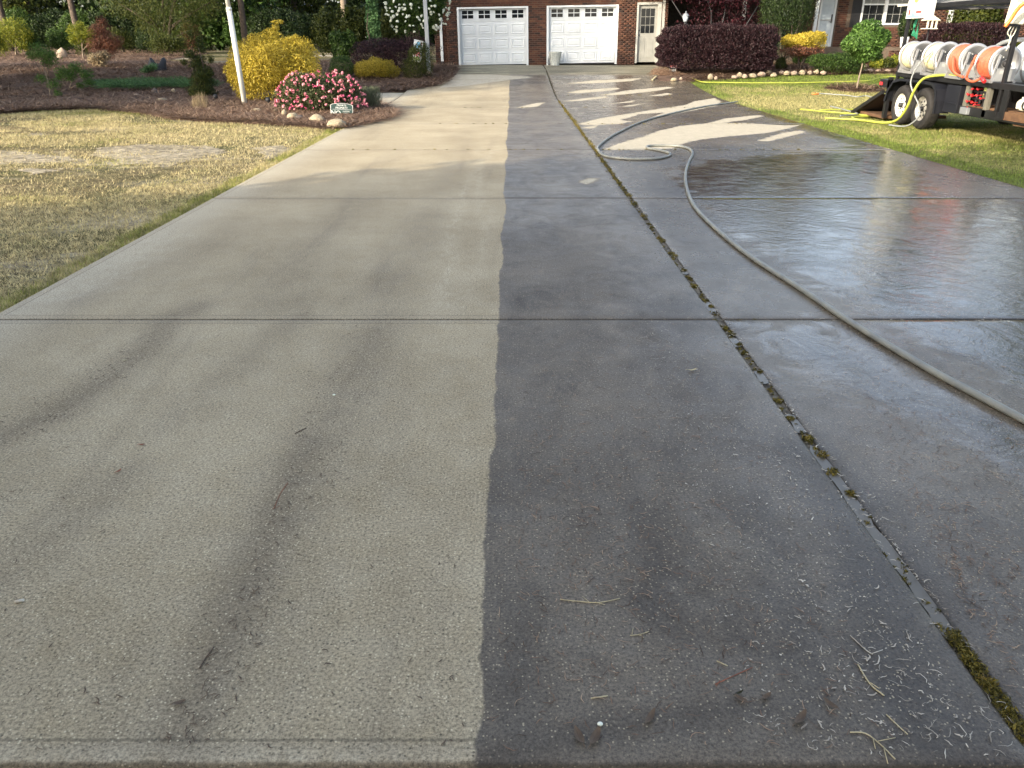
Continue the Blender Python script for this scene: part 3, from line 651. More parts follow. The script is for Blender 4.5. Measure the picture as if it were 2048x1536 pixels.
# ------------------------------------------------------------------ grass blades, needles
def scatter(name, region, dens, hfun, m, label, seed, blade=(0.035, 0.004), green=None, flat=0.35, zoff=0.0, kind='stuff'):
    """region: list of (x0,x1,y0,y1,density); hfun(P)->keep mask"""
    r = rngd(seed); Ps = []
    for x0, x1, y0, y1, dn in region:
        n = int((x1 - x0) * (y1 - y0) * dn); P = np.column_stack([r.uniform(x0, x1, n), r.uniform(y0, y1, n)]); Ps.append(P[hfun(P)])
    P = np.concatenate(Ps); n = len(P); sc = 1 + np.clip((P[:, 1] - 6) / 22, 0, 1) * 0.9
    L = blade[0] * r.uniform(0.5, 1.4, n) * sc; Wd = blade[1] * r.uniform(0.7, 1.4, n) * sc; a = r.uniform(0, 2 * PI, n)
    lean = np.abs(r.normal(0, 1, n)) * flat + flat * .6
    tip = np.column_stack([np.cos(a) * L * lean, np.sin(a) * L * lean, L / np.sqrt(1 + lean ** 2)])
    b = a + PI / 2; sd = np.column_stack([np.cos(b), np.sin(b), np.zeros(n)]) * Wd[:, None]
    base = np.column_stack([P, gzn(P[:, 1]) - 0.037 + zoff]); V = np.empty((n, 3, 3)); V[:, 0] = base - sd; V[:, 1] = base + sd; V[:, 2] = base + tip + [0, 0, .004]
    rn = r.random(n); at_ = {}
    if green is not None: at_['green'] = ('FACE', green(P))
    o = npmesh(name, V.reshape(-1, 3), np.arange(3 * n).reshape(n, 3), m, None, rnd=rn, attrs=at_)
    return tag(o, label, kind=kind)
def fov(P, mar=0.6):
    dep = P[:, 1] * CP + EYE * SP; return (np.abs(P[:, 0]) < dep * 1024 / F + mar)
def not_bed(P):
    k = np.ones(len(P), bool)
    for o in (BED_L, BED_R, ring): k &= ~(pt_seg(P, o)[1])
    return k
def lawn_l(P): return fov(P) & (P[:, 0] < XL - 0.005) & not_bed(P) & ~((P[:, 1] > 19.1) & (P[:, 1] < 23.5) & (P[:, 0] > -8.3))
def bare(P):
    v = np.array([mnoise.fractal(Vector((x * 0.28, y * 0.75, 3.3)), 1.0, 2.0, 4) for x, y in P]); return v
SAND = [poly_px(p) for p in ([(-60, 296), (40, 297), (110, 306), (170, 318), (60, 322), (-60, 316)], [(190, 292), (290, 284), (420, 288), (460, 300), (400, 312), (330, 330), (250, 318), (180, 306)], [(500, 292), (560, 286), (590, 296), (540, 312)], [(20, 330), (120, 336), (60, 344)])]
for i_, p_ in enumerate(SAND): bed('bare_soil', 'pale sandy bare patch in the left lawn', p_, MT['sand'], 0.002, 0.12, 50 + i_)
def lawn_l2(P):
    k = lawn_l(P); q = np.where(k)[0]
    v = bare(P[q]); far = (P[q, 0] < -4.2) & (P[q, 1] > 8)
    drop = (v > 0.12) & far & (rngd(5).random(len(q)) < 0.8); k[q[drop]] = False
    sd_ = np.full(len(P), -9.0)
    for p_ in SAND: sd_ = np.maximum(sd_, signed(P, p_))
    k &= ~((sd_ + rngd(6).normal(0, .42, len(P)) > 0) & (rngd(8).random(len(P)) < .62)); return k
def gl(P):
    e = XL - P[:, 0]; return np.where((e < 0.25), 0.45 - e * 1.8, 0) + np.clip((P[:, 1] - 15) / 3, 0, 1) * 0.22 - 0.05
scatter('lawn_grass', [(-8.2, XL, 3.2, 9, 4200), (-13.5, XL, 9, 21, 1900)], 0, lawn_l2, MT['blade_l'], 'dry straw coloured lawn with green fringe left of the driveway', 11, (0.033, 0.0032), gl, 0.9)
def edge_l(P):
    e = XL - P[:, 0]; w = 0.10 + 0.12 * np.array([mnoise.noise(Vector((0, y * 1.7, 0))) for y in P[:, 1]])
    return fov(P) & (e > -0.035) & (e < w + 0.1) & (P[:, 1] < 14.6)
scatter('lawn_edge_grass', [(XL - .35, XL + .04, 3.5, 14.6, 6500)], 0, edge_l, MT['blade_l'], 'greener grass fringe growing along the left driveway edge', 12, (0.045, 0.003), lambda P: np.full(len(P), .28), 0.8)
def lawn_r(P): return fov(P, 1.2) & (P[:, 0] > XR + 0.0) & not_bed(P)
def gr(P):
    e = P[:, 0] - XR; y = P[:, 1]
    return np.where(e < 0.5, 0.35, 0) + 0.35 * np.exp(-((y - 27) / 2.0) ** 2) - 0.45 * np.exp(-((y - 20.5) / 3.0) ** 2) - 0.1
scatter('lawn_grass', [(XR, 12.5, 7.5, 16, 2300), (XR, 21, 16, 31, 950)], 0, lawn_r, MT['blade_r'], 'green lawn with straw patches right of the driveway', 13, (0.036, 0.0032), gr, 0.75)
lr = grid_sheet('lawn_ground', [XR + .004, 7, 10, 14, 20, 40], np.arange(6, 31.5, 0.5), lambda x, y: gzn(y) - 0.031 + 0 * x, MT['lawn_r']); tag(lr, 'green lawn soil right of the driveway', kind='structure')
def in_l(P): return fov(P, .3) & pt_seg(P, BED_L)[1]
def in_r(P): return fov(P, .3) & (pt_seg(P, BED_R)[1] | pt_seg(P, ring)[1])
scatter('pine_straw', [(-14, -2.0, 14.3, 20, 900), (-19, -2, 20, 33, 320), (-32, -4, 33, 52, 70)], 0, in_l, MT['needle'], 'loose brown pine straw over the left bed', 14, (0.10, 0.0065), None, 2.2, 0.062)
scatter('pine_straw', [(5.5, 21, 20, 33, 320)], 0, in_r, MT['needle'], 'loose brown pine straw in the bed before the house', 15, (0.10, 0.0065), None, 2.2, 0.066)

# ------------------------------------------------------------------ litter on the concrete
def ribbons(name, C, L, Wd, curl, m, label, seed, rnd_=True, z=0.003):
    """little curved strips lying on the ground: centres C (n,2)"""
    r = rngd(seed); n = len(C); a = r.uniform(0, 2 * PI, n); k = r.normal(0, curl, n); seg = 4
    pts = []; x = C[:, 0].copy(); y = C[:, 1].copy()
    for s_ in range(seg + 1):
        pts.append(np.column_stack([x, y, gzn(y) + z + 0.003 * r.random(n)])); x = x + np.cos(a) * L / seg; y = y + np.sin(a) * L / seg; a = a + k + r.normal(0, .35, n)
    pts = np.stack(pts, 1); d = np.gradient(pts, axis=1); nrm = np.stack([-d[..., 1], d[..., 0], 0 * d[..., 0]], -1); nrm /= np.linalg.norm(nrm, axis=-1, keepdims=True) + 1e-9
    w = np.sin(np.linspace(0.35, PI - 0.35, seg + 1))[None, :, None] * Wd[:, None, None]
    Lf = pts - nrm * w; Rt = pts + nrm * w; Mid = pts + [0, 0, 1] * w * 0.8
    V = np.concatenate([Lf, Mid, Rt], 1).reshape(-1, 3); Fs = []
    base = np.arange(n) * 3 * (seg + 1)
    for s_ in range(seg):
        for off in (0, seg + 1): q = base + off + s_; Fs.append(np.stack([q, q + seg + 1, q + seg + 2, q + 1], 1))
    Fs = np.concatenate(Fs); rn = np.tile(r.random(n), 2 * seg)
    return tag(npmesh(name, V, Fs, m, None, rnd=rn), label, kind='stuff')
def px_pts(n, quad, seed, jitter=0):
    r = rngd(seed); u, v = r.random(n), r.random(n); out = []
    for a, b in zip(u, v):
        x = (1 - b) * ((1 - a) * quad[0][0] + a * quad[1][0]) + b * ((1 - a) * quad[3][0] + a * quad[2][0])
        y = (1 - b) * ((1 - a) * quad[0][1] + a * quad[1][1]) + b * ((1 - a) * quad[3][1] + a * quad[2][1])
        g = G(x, y); out.append((g.x, g.y))
    return np.array(out)
C = np.concatenate([px_pts(620, [(1300, 660), (1460, 655), (1960, 1500), (1500, 1500)], 1), px_pts(260, [(1300, 560), (1500, 560), (1900, 1100), (1600, 1100)], 2), px_pts(120, [(1560, 1000), (1800, 1000), (1980, 1500), (1640, 1450)], 22)])
r = rngd(3); ribbons('foam_curls', C, 0.005 + 0.024 * r.random(len(C)) ** 2.2, 0.0006 + 0.0019 * r.random(len(C)) ** 2, 0.4, MT['foam'], 'pale curled bits of bark and foam stranded on the wet concrete', 31)
C = np.concatenate([px_pts(26, [(1650, 1250), (1800, 1250), (1900, 1400), (1720, 1420)], 61), px_pts(34, [(1850, 1400), (2040, 1400), (2046, 1525), (1720, 1525)], 62), px_pts(40, [(1280, 640), (1340, 640), (1340, 720), (1280, 720)], 63)])
r = rngd(64); ribbons('foam_strands', C, 0.012 + 0.04 * r.random(len(C)) ** 1.5, 0.0005 + 0.0014 * r.random(len(C)) ** 2, 0.35, MT['foam'], 'longer white foam strands near the puddled joint', 65)
C = np.concatenate([px_pts(300, [(1050, 700), (1400, 700), (1560, 1400), (1000, 1400)], 4), px_pts(340, [(1650, 640), (2040, 640), (2046, 1250), (1900, 1150)], 5), px_pts(90, [(1000, 420), (1200, 420), (1250, 640), (1000, 640)], 6),
                    px_pts(160, [(1500, 420), (2040, 450), (2040, 640), (1700, 640)], 7), px_pts(500, [(1000, 650), (1450, 650), (1800, 1500), (980, 1500)], 71), px_pts(260, [(1060, 850), (1300, 850), (1350, 1250), (1020, 1200)], 72), px_pts(420, [(1600, 660), (2040, 660), (2046, 1400), (1900, 1150)], 73)])
r = rngd(8); ribbons('needle_litter', C, r.uniform(0.01, 0.045, len(C)), r.uniform(0.0006, 0.0013, len(C)), 0.15, MT['needle'], 'scattered brown pine needles on the wet side', 32)
C = np.concatenate([px_pts(150, [(330, 640), (400, 640), (60, 900), (-20, 850)], 9), px_pts(130, [(560, 1000), (640, 1000), (430, 1500), (320, 1500)], 10), px_pts(130, [(700, 640), (800, 640), (640, 1050), (520, 1050)], 11), px_pts(130, [(0, 640), (960, 640), (960, 1500), (0, 1500)], 12),
                    px_pts(80, [(430, 300), (980, 300), (960, 640), (100, 620)], 13)])
r = rngd(14); ribbons('needle_litter', C, r.uniform(0.006, 0.028, len(C)), r.uniform(0.0008, 0.0022, len(C)), 0.2, MT['deadleaf'], 'dark crumbs and needles scattered on the dry side', 33)
# foam lines beside the water filled joint
C = []
rr = random.Random(4)
for yy in np.arange(1.6, 7.5, 0.022):
    if rr.random() < 0.85: C.append((XJ1 + rr.uniform(-.012, .012), yy))
    if rr.random() < 0.22: C.append((XJ0 - rr.uniform(-.006, .02), yy))
for xx in np.arange(1.3, 5.4, 0.035):
    if rr.random() < 0.8: C.append((xx, 7.93 + rr.uniform(-.01, .05)))
    if rr.random() < 0.5 and xx > 1.6: C.append((xx, 4.22 + rr.uniform(-.02, .03)))
C = np.array(C); r = rngd(15); ribbons('foam_line', C, r.uniform(0.012, 0.035, len(C)), r.uniform(0.001, 0.0022, len(C)), 0.5, MT['foam'], 'white foam lines along the puddled joints', 34)

# moss and weeds in the long joint
def moss(name, spots, label, seed):
    P = []; N = 0; r = rngd(seed); Vs = []; Fs = []; rn = []
    for (x, y, rad, h, n) in spots:
        D = unit(r, n); D[:, 2] = abs(D[:, 2]); Q = D * np.array([rad, rad * 1.2, h]) * r.uniform(0.3, 1, (n, 1)) + [x, y, gz(y) - 0.008]
        A = unit(r, n) + [0, 0, .5]; A /= np.linalg.norm(A, axis=1)[:, None]; B = np.cross(A, unit(r, n)); B /= np.linalg.norm(B, axis=1)[:, None]
        L = r.uniform(0.008, 0.02, n) * (1 + y / 22); V, Fc = leaf_faces(Q, A, B, L, L * 0.3, r); Vs.append(V); Fs.append(Fc + N); N += len(V); rn.append(np.clip(r.random(n) * 0.6 + r.random() * 0.4, 0, 1))
    return tag(npmesh(name, np.concatenate(Vs), np.concatenate(Fs), MT['moss'], None, rnd=np.concatenate(rn)), label, kind='stuff')
sp = []
for px_, py_ in ((2035, 1455), (2015, 1425), (1995, 1395), (1975, 1365), (1955, 1335), (1940, 1310), (1925, 1285), (1915, 1270)):
    g = G(px_, py_); sp.append((1.215, g.y, 0.03, 0.022, 150))
for py_, q in ((985, .022), (942, .03), (908, .028), (876, .03), (835, .02), (800, .024), (742, .016), (704, .02), (688, .02), (668, .025), (655, .022), (612, .018), (600, .02), (572, .032), (540, .025), (512, .035), (506, .03), (481, .035), (476, .03), (455, .03), (432, .04), (408, .045)):
    g = G(1440, py_); sp.append((1.215 + rr.uniform(-.01, .01), g.y, q, q * 0.65, 110))
y = 8.1
while y < 21.5:
    k = 1 if y < 19 else 0.5
    q_ = rr.uniform(.012, .06) * k; sp.append((1.215 + rr.uniform(-.02, .02), y, q_, q_ * .6, int(50 * k))); y += rr.uniform(0.04, 0.15)
for _ in range(170):
    yy = 1.3 + 8.5 * rr.random() ** 1.2; q_ = rr.uniform(.004, .016); sp.append((1.212 + rr.uniform(-.024, .024), yy, q_, q_ * .6, rr.randint(8, 34)))
moss('joint_moss', sp, 'yellow green moss and weeds growing along the long joint', 41)
sp = []
for ry_, xa, xb, den in ((11.69, 1.3, 4.4, 26), (11.69, -2.5, 1.1, 16), (15.4, 1.2, 4.6, 26), (15.4, -1.6, 1.1, 8), (19.12, 1.3, 4.8, 14), (22.84, 1.3, 4.8, 14), (4.25, 1.25, 1.5, 2), (19.12, -1.5, 1, 8)):
    for _ in range(den): sp.append((rr.uniform(xa, xb), ry_ + rr.uniform(-.02, .02), rr.uniform(.015, .06), rr.uniform(.008, .03), 22))
moss('cross_joint_weeds', sp, 'small tufts of weeds in the cross joints', 42)

# separate leaves, twigs lying on the driveway
def flat_leaf(px_, py_, L, wd, ang, m, name, label, cat, curl=0.25, group=None):
    g = G(px_, py_); n = 7; V = []; b = MB()
    for i in range(n):
        t = i / (n - 1); w = wd / 2 * math.sin(PI * (0.06 + 0.9 * t)) ** 0.8; x = (t - .5) * L; z = curl * L * (2 * (t - .5)) ** 2
        V.append([(x, -w, z + w * 0.5), (x, 0, z), (x, w, z + w * 0.4)])
    for i in range(n - 1):
        for k in (0, 1): b.poly([V[i][k], V[i + 1][k], V[i + 1][k + 1], V[i][k + 1]])
    b.tube([(-.5 * L, 0, curl * L), (-.75 * L, .03 * L, curl * L * .7)], 0.0012, 4)
    o = b.build(name, m); o.location = (g.x, g.y, g.z + 0.003); o.scale = (1, .75, .8); o.rotation_euler = (0, 0, ang); tag(o, label, cat, group); return o
for a in [
 (1158, 1476, .050, .026, 1.9, 'deadleaf', 'dead_leaf', 'curled grey brown dead leaf, left one of the close pair near the bottom edge', 'leaf'),
 (1190, 1478, .055, .028, 1.1, 'deadleaf', 'dead_leaf', 'curled grey brown dead leaf, right one of the close pair near the bottom edge', 'leaf'),
 (1300, 1438, .050, .022, 1.0, 'deadleaf', 'dead_leaf', 'folded dead leaf lying above and right of the close leaf pair', 'leaf'),
 (1480, 1400, .030, .018, 2.4, 'deadleaf', 'dead_leaf', 'small crumpled leaf beside a green yellow sprig on wet concrete', 'leaf'),
 (1532, 1396, .035, .018, 0.6, 'deadleaf', 'dead_leaf', 'dark crumpled leaf just right of the green yellow sprig', 'leaf'),
 (1600, 1440, .055, .025, 0.8, 'deadleaf', 'dead_leaf', 'large dark leaf on red twigs near the bottom right of the wet slab', 'leaf'),
 (1660, 1412, .040, .022, 2.2, 'deadleaf', 'dead_leaf', 'dark leaf with a pale round bit, right of the red twigs', 'leaf'),
 (360, 1408, .030, .018, 0.4, 'deadleaf', 'dead_leaf', 'dark leaf with olive speck on the dry side near the bottom', 'leaf'),
 (238, 944, .026, .014, 1.2, 'rustleaf', 'rust_leaf', 'small orange brown leaf on the dry slab, left of the long red twig', 'leaf'),
 (284, 891, .024, .014, .2, 'rustleaf', 'rust_leaf', 'small reddish leaf on the dry slab, above the orange brown one', 'leaf'),
 (250, 722, .022, .014, .2, 'strawbit', 'yellow_leaf', 'tiny yellow leaf on the dark stain of the dry slab', 'leaf'),
 (1478, 1388, .026, .010, .5, 'moss', 'green_sprig', 'green yellow sprig on the wet slab near the bottom', 'sprig'),
 (1384, 742, .05, .018, .3, 'strawbit', 'straw_tuft', 'tan tuft of straw on the wet slab left of the long joint', 'straw'),
]: flat_leaf(a[0], a[1], a[2], a[3], a[4], MT[a[5]], a[6], a[7], a[8])
def twig(pts, r_, m, name, label, forks=()):
    P = [G(*p) + Vector((0, 0, r_ + 0.001)) for p in pts]; b = MB(); b.tube(catmull(P, 4), r_, 5)
    for f in forks: b.tube([G(*p) + Vector((0, 0, r_ + 0.003)) for p in f], r_ * 0.7, 4)
    return tag(b.build(name, m), label, 'twig')
twig([(548, 1018), (560, 990), (572, 972), (576, 966)], .0012, MT['rustleaf'], 'red_twig', 'long thin red twig on the dry slab', [[(545, 1020), (560, 1014)]])
twig([(400, 1338), (412, 1318), (428, 1296)], .0022, MT['deadleaf'], 'dark_twig', 'short dark forked twig on the dry side near a pale chip', [[(412, 1318), (436, 1306)]])
twig([(1120, 1200), (1170, 1205), (1200, 1206), (1240, 1198)], .0014, MT['strawbit'], 'straw_twig', 'long tan and red straw lying across the wet slab', [[(1165, 1195), (1178, 1206)], [(1190, 1206), (1210, 1212)]])
twig([(1260, 1272), (1280, 1270), (1298, 1264)], .0013, MT['strawbit'], 'straw_twig', 'small forked pale straw below the long straw', [[(1278, 1270), (1288, 1278)], [(1266, 1258), (1264, 1270)]])
twig([(1182, 1398), (1216, 1393)], .0017, MT['strawbit'], 'pale_stick', 'short straight pale stick near the bottom centre', [])
twig([(1433, 1323), (1455, 1333)], .0015, MT['strawbit'], 'pale_stick', 'short slanting pale stick, upper right of the straight one', [])
twig([(1430, 1370), (1460, 1356), (1505, 1336)], .0012, MT['rustleaf'], 'red_twig', 'thin branching red twig on the wet slab', [[(1440, 1362), (1432, 1375)]])
twig([(1700, 1272), (1730, 1300), (1745, 1310)], .0015, MT['foam'], 'white_twig', 'branched whitish twig soaked on the dark wet slab', [[(1742, 1310), (1765, 1302)]])
twig([(1715, 1330), (1740, 1370), (1768, 1393)], .002, MT['strawbit'], 'pale_twig', 'long pale twig with reddish base below the white twig', [[(1740, 1368), (1758, 1380)]])
twig([(1772, 1430), (1795, 1452), (1815, 1470)], .0014, MT['strawbit'], 'pale_twig', 'thin pale twig bent near the puddle at the bottom', [])
twig([(1700, 1466), (1730, 1468), (1760, 1490), (1790, 1520)], .0016, MT['strawbit'], 'pale_twig', 'tangle of long pale twigs over the slab corner at the bottom', [[(1755, 1485), (1790, 1478)], [(1766, 1495), (1775, 1530)], [(1745, 1478), (1750, 1500)]])
twig([(590, 868), (602, 862), (612, 857)], .0017, MT['deadleaf'], 'dark_twig', 'tiny dark twig in the middle of the dry slab', [])
g = G(40, 1205); b = MB(); b.tube([g + Vector((-.011, -.004, .006)), g + Vector((.011, .004, .006))], .0045, 10); o = b.build('pale_stub', MT['foam']); tag(o, 'small pale grey stub lying at the far left of the dry slab', 'stub')
for x_, y_, sc, lab in ((668, 791, .006, 'tiny white pebble beside the dark leaf crumbs on the dry slab'), (1200, 1450, .006, 'tiny white pebble above the close leaf pair')):
    bm = bmesh.new(); bmesh.ops.create_icosphere(bm, subdivisions=2, radius=sc)
    me = bpy.data.meshes.new('pebble'); bm.to_mesh(me); bm.free(); me.materials.append(MT['snow']); o = link(bpy.data.objects.new('pebble', me)); o.location = G(x_, y_) + Vector((0, 0, sc * .6)); o.scale = (1.2, 1, .7); tag(o, lab, 'pebble')

# ------------------------------------------------------------------ HOSES
def hose(name, pts, r_, m, label, z=None, k=12, cat='hose'):
    P = []
    for p in pts:
        if len(p) == 2: P.append(G(*p) + Vector((0, 0, r_ + (0.012 if z is None else z))))
        else: P.append(Vector(p))
    b = MB(); b.tube(catmull(P, k), r_, 12); return tag(b.build(name, m), label, cat)
hose('supply_hose', [(1475, 205), (1400, 216), (1300, 240), (1235, 268), (1200, 292), (1197, 304), (1212, 315), (1260, 320.5), (1310, 320), (1336, 315), (1339, 309), (1318, 303), (1297, 299), (1294, 295.5), (1310, 293.5), (1350, 294), (1376, 299), (1385, 309), (1378, 325), (1371, 348), (1373, 378), (1388, 415), (1430, 460), (1500, 517), (1600, 582), (1700, 650), (1850, 741), (1960, 801), (2060, 855), (2300, 985)],
     0.0175, MT['hose_supply'], 'thick grey hose looping across the wet concrete to the lower right', 0.001, 10)
hose('lawn_hose', [(1352, 152), (1362, 153.5), (1385, 159), (1405, 165.5), (1440, 166.5), (1520, 167.5), (1600, 167), (1680, 165), (1735, 163), (1752, 159), (1764, 156), (1800, 155)], 0.015, MT['hose_yellow'], 'long yellow green hose crossing the back of the right lawn', 0.01)
hose('lawn_hose', [(1600, 221), (1650, 226), (1700, 230), (1745, 235), (1790, 240), (1800, 241)], 0.014, MT['hose_yellow'], 'yellow hose end lying on the grass toward the trailer wheels', 0.015)
hose('lawn_hose', [(1640, 222), (1690, 221.5), (1725, 221)], 0.013, MT['hose_yellow'], 'short yellow hose lying by the foot of the ramp', 0.015)
hose('lawn_hose', [(1628, 190), (1650, 190), (1690, 193), (1715, 196), (1730, 194), (1745, 197)], 0.012, MT['hose_grey'], 'thin dark hose with orange end on the straw patch of lawn', 0.02)
b = MB(); b.tube([G(1624, 190) + Vector((0, 0, .03)), G(1637, 190) + Vector((0, 0, .03))], .02, 8); tag(b.build('hose_nozzle', MT['orange']), 'orange nozzle at the left end of the thin dark hose', 'nozzle')
hose('lawn_hose', [(1660, 216), (1690, 224), (1715, 232), (1690, 235), (1680, 236)], 0.012, MT['hose_grey'], 'thin grey hose crossing the yellow hoses on the grass', 0.03)

# ------------------------------------------------------------------ HOUSE
YW = 32.5; ZF = 0.53
gar = empty('garage_wing', (1.0, YW, ZF), label='brick garage wing with two white overhead doors and a side door', cat='garage')
gar.rotation_euler = (0, math.radians(-0.9), 0)
def GX(px_): return at(px_, 130, YW).x - 1.0        # local x of a pixel column on the garage wall
WX0, WX1 = GX(896), GX(1330); H = 2.85
D1 = (GX(917) + .02, GX(1057)); D2 = (GX(1093), GX(1233)); E1 = (GX(1269), GX(1317)); DH = 2.06; EH = 2.12
holes = [(D1[0] - .0, D1[1] + .0, -0.1, DH), (D2[0], D2[1], -0.1, DH), (E1[0], E1[1], -0.1, EH)]
def wall_panels(mb, x0, x1, z0, z1, holes, y0, y1):
    xs = sorted({x0, x1, *[h[0] for h in holes], *[h[1] for h in holes]})
    for a, b_ in zip(xs[:-1], xs[1:]):
        hs = [h for h in holes if h[0] <= a + 1e-6 and h[1] >= b_ - 1e-6]
        segs = [(z0, z1)]
        for h in hs:
            ns = []
            for s0, s1 in segs:
                if h[2] > s0: ns.append((s0, min(h[2], s1)))
                if h[3] < s1: ns.append((max(h[3], s0), s1))
            segs = ns
        for s0, s1 in segs:
            if s1 - s0 > 0.01: mb.box(a, b_, y0, y1, s0, s1)
w = MB(); wall_panels(w, WX0, WX1, -0.6, H, holes, 0.0, 0.25); w.build('wall', MT['mortar'], gar)
w = MB(); w.box(WX0, WX0 + .25, .26, 8, -.6, H).box(WX1 - .25, WX1, .26, 4.0, -.6, H).box(WX0, WX1, 8, 8.2, -.6, H); w.build('side_wall', MT['mortar'], gar)
bmesh_brick = MB().box(-.095, .095, -.012, .02, -.0285, .0285); tmp = bmesh_brick.build('brick_proto', MT['brick']); BR = tmp.data; bpy.data.objects.remove(tmp)
def brick_cells(x0, x1, z0, z1, holes, seed):
    """(centre x, centre z, length factor); bricks are cut where they meet an opening"""
    out = []; r_ = random.Random(seed); row = 0; z = z0
    while z < z1:
        cz_ = z + 0.0285; blk = sorted((h[0], h[1]) for h in holes if h[2] - .01 < cz_ < h[3] + .03)
        spans = []; a_ = x0
        for p_, q_ in blk:
            if p_ > a_: spans.append((a_, p_))
            a_ = max(a_, q_)
        if a_ < x1: spans.append((a_, x1))
        xs = x0 - (0.1 if row % 2 else 0.0)
        k0 = 0
        while xs + k0 * .2 < x1:
            l_, r2 = xs + k0 * .2, xs + k0 * .2 + .19; k0 += 1
            for p_, q_ in spans:
                u, v = max(l_, p_ + .004), min(r2, q_ - .004)
                if v - u > .03: out.append(((u + v) / 2, cz_, (v - u) / .19))
        z += .071; row += 1
    return out
def lay_bricks(cells, parent, ylocal, nobj):
    for i, (x, z, k) in enumerate(cells[:nobj]):
        o = bpy.data.objects.new('brick', BR); o.location = (x, ylocal + ((i * 7) % 5 - 2) * 0.0012, z); o.scale = (k, 1, 1); link(o, parent)
    rest = cells[nobj:]
    if rest:
        n = len(rest); c = np.array(rest); off = np.array([(x, y, z) for z in (-.0285, .0285) for y in (-.012, .02) for x in (-.095, .095)])
        offs = off[None] * np.stack([c[:, 2], np.ones(n), np.ones(n)], 1)[:, None]
        r_ = rngd(9); V = offs + np.stack([c[:, 0], np.full(n, ylocal) + r_.uniform(-.002, .002, n), c[:, 1]], 1)[:, None]
        q = np.array([(0, 2, 3, 1), (4, 5, 7, 6), (0, 1, 5, 4), (2, 6, 7, 3), (0, 4, 6, 2), (1, 3, 7, 5)])
        Fc = (q[None] + (np.arange(n) * 8)[:, None, None]).reshape(-1, 4)
        o = npmesh('brickwork', V.reshape(-1, 3), Fc, MT['brickstuff'], parent, rnd=np.repeat(r_.random(n), 6)); tag(o, kind='stuff')
cells = brick_cells(WX0, WX1, -0.05, H - .05, holes, 1)
cells.sort(key=lambda c: (c[1] > 2.45, abs(c[0] - 0.1)))
lay_bricks(cells, gar, 0.0, 300)
def garage_door(x0, x1, n_):
    d = MB(); hh = (DH - .03) / 4; yb = 0.10
    tr = MB(); tr.box(x0, x0 + .08, -.03, .06, -.02, DH).box(x1 - .08, x1, -.03, .06, -.02, DH).box(x0 + .08, x1 - .08, -.03, .06, DH - .06, DH); tr.build('door_trim', MT['white'], gar)
    a, b_ = x0 + .08, x1 - .08
    for i in range(4): d.box(a, b_, yb, yb + .05, .03 + i * hh + .006, .03 + (i + 1) * hh - .006)
    d.box(a, b_, yb + .02, yb + .05, .03, DH); door = d.build('garage_door', MT['white'], gar, 0.006)
    s = MB(); s.box(a, b_, yb - .01, yb + .05, -.01, .03); s.build('bottom_seal', MT['blackmat'], door)
    pw = (b_ - a) / 4
    for i in range(4):
        for j in range(3):
            cx_ = a + pw * (i + .5); cz_ = .03 + hh * (j + .5); f = MB(); W_, H_ = pw * .37, hh * .30
            # raised panel: moulding ring and field
            P0 = [(cx_ - W_, yb, cz_ - H_), (cx_ + W_, yb, cz_ - H_), (cx_ + W_, yb, cz_ + H_), (cx_ - W_, yb, cz_ + H_)]
            def rect(k, y): return [(cx_ - W_ + k, y, cz_ - H_ + k), (cx_ + W_ - k, y, cz_ - H_ + k), (cx_ + W_ - k, y, cz_ + H_ - k), (cx_ - W_ + k, y, cz_ + H_ - k)]
            rs = [rect(-.03, yb + .001), rect(-.01, yb - .018), rect(.012, yb - .018), rect(.03, yb + .0005 - .002), rect(.045, yb - .002), rect(.075, yb - .014)]
            for A_, B_ in zip(rs[:-1], rs[1:]):
                for k in range(4): f.poly([A_[k], A_[(k + 1) % 4], B_[(k + 1) % 4], B_[k]])
            f.poly(rs[-1]); f.build('raised_panel', MT['white'], door)
    for i in range(4):
        cx_ = a + pw * (i + .5); cz_ = .03 + hh * 3.5; W_, H_ = pw * .34, hh * .27
        fr = MB(); 
        fr.box(cx_ - W_ - .025, cx_ - W_, yb - .02, yb, cz_ - H_ - .025, cz_ + H_ + .025).box(cx_ + W_, cx_ + W_ + .025, yb - .02, yb, cz_ - H_ - .025, cz_ + H_ + .025)
        fr.box(cx_ - W_, cx_ + W_, yb - .02, yb, cz_ - H_ - .025, cz_ - H_).box(cx_ - W_, cx_ + W_, yb - .02, yb, cz_ + H_, cz_ + H_ + .025)
        fr.box(cx_ - .011, cx_ + .011, yb - .019, yb, cz_ - H_, cz_ + H_).box(cx_ - W_, cx_ - .011, yb - .018, yb, cz_ - .011, cz_ + .011).box(cx_ + .011, cx_ + W_, yb - .018, yb, cz_ - .011, cz_ + .011)
        fr.build('window_frame', MT['white'], door)
        for sx_ in (0, 1):
            for sz_ in (0, 1):
                xa = cx_ + (-W_ if sx_ == 0 else .012); za = cz_ + (-H_ if sz_ == 0 else .012)
                p = MB(); p.box(xa, xa + W_ - .012, yb - .006, yb - .002, za, za + H_ - .012); p.build('window_pane', MT['glass'], door)
    return door
garage_door(*D1, 1); garage_door(*D2, 2)
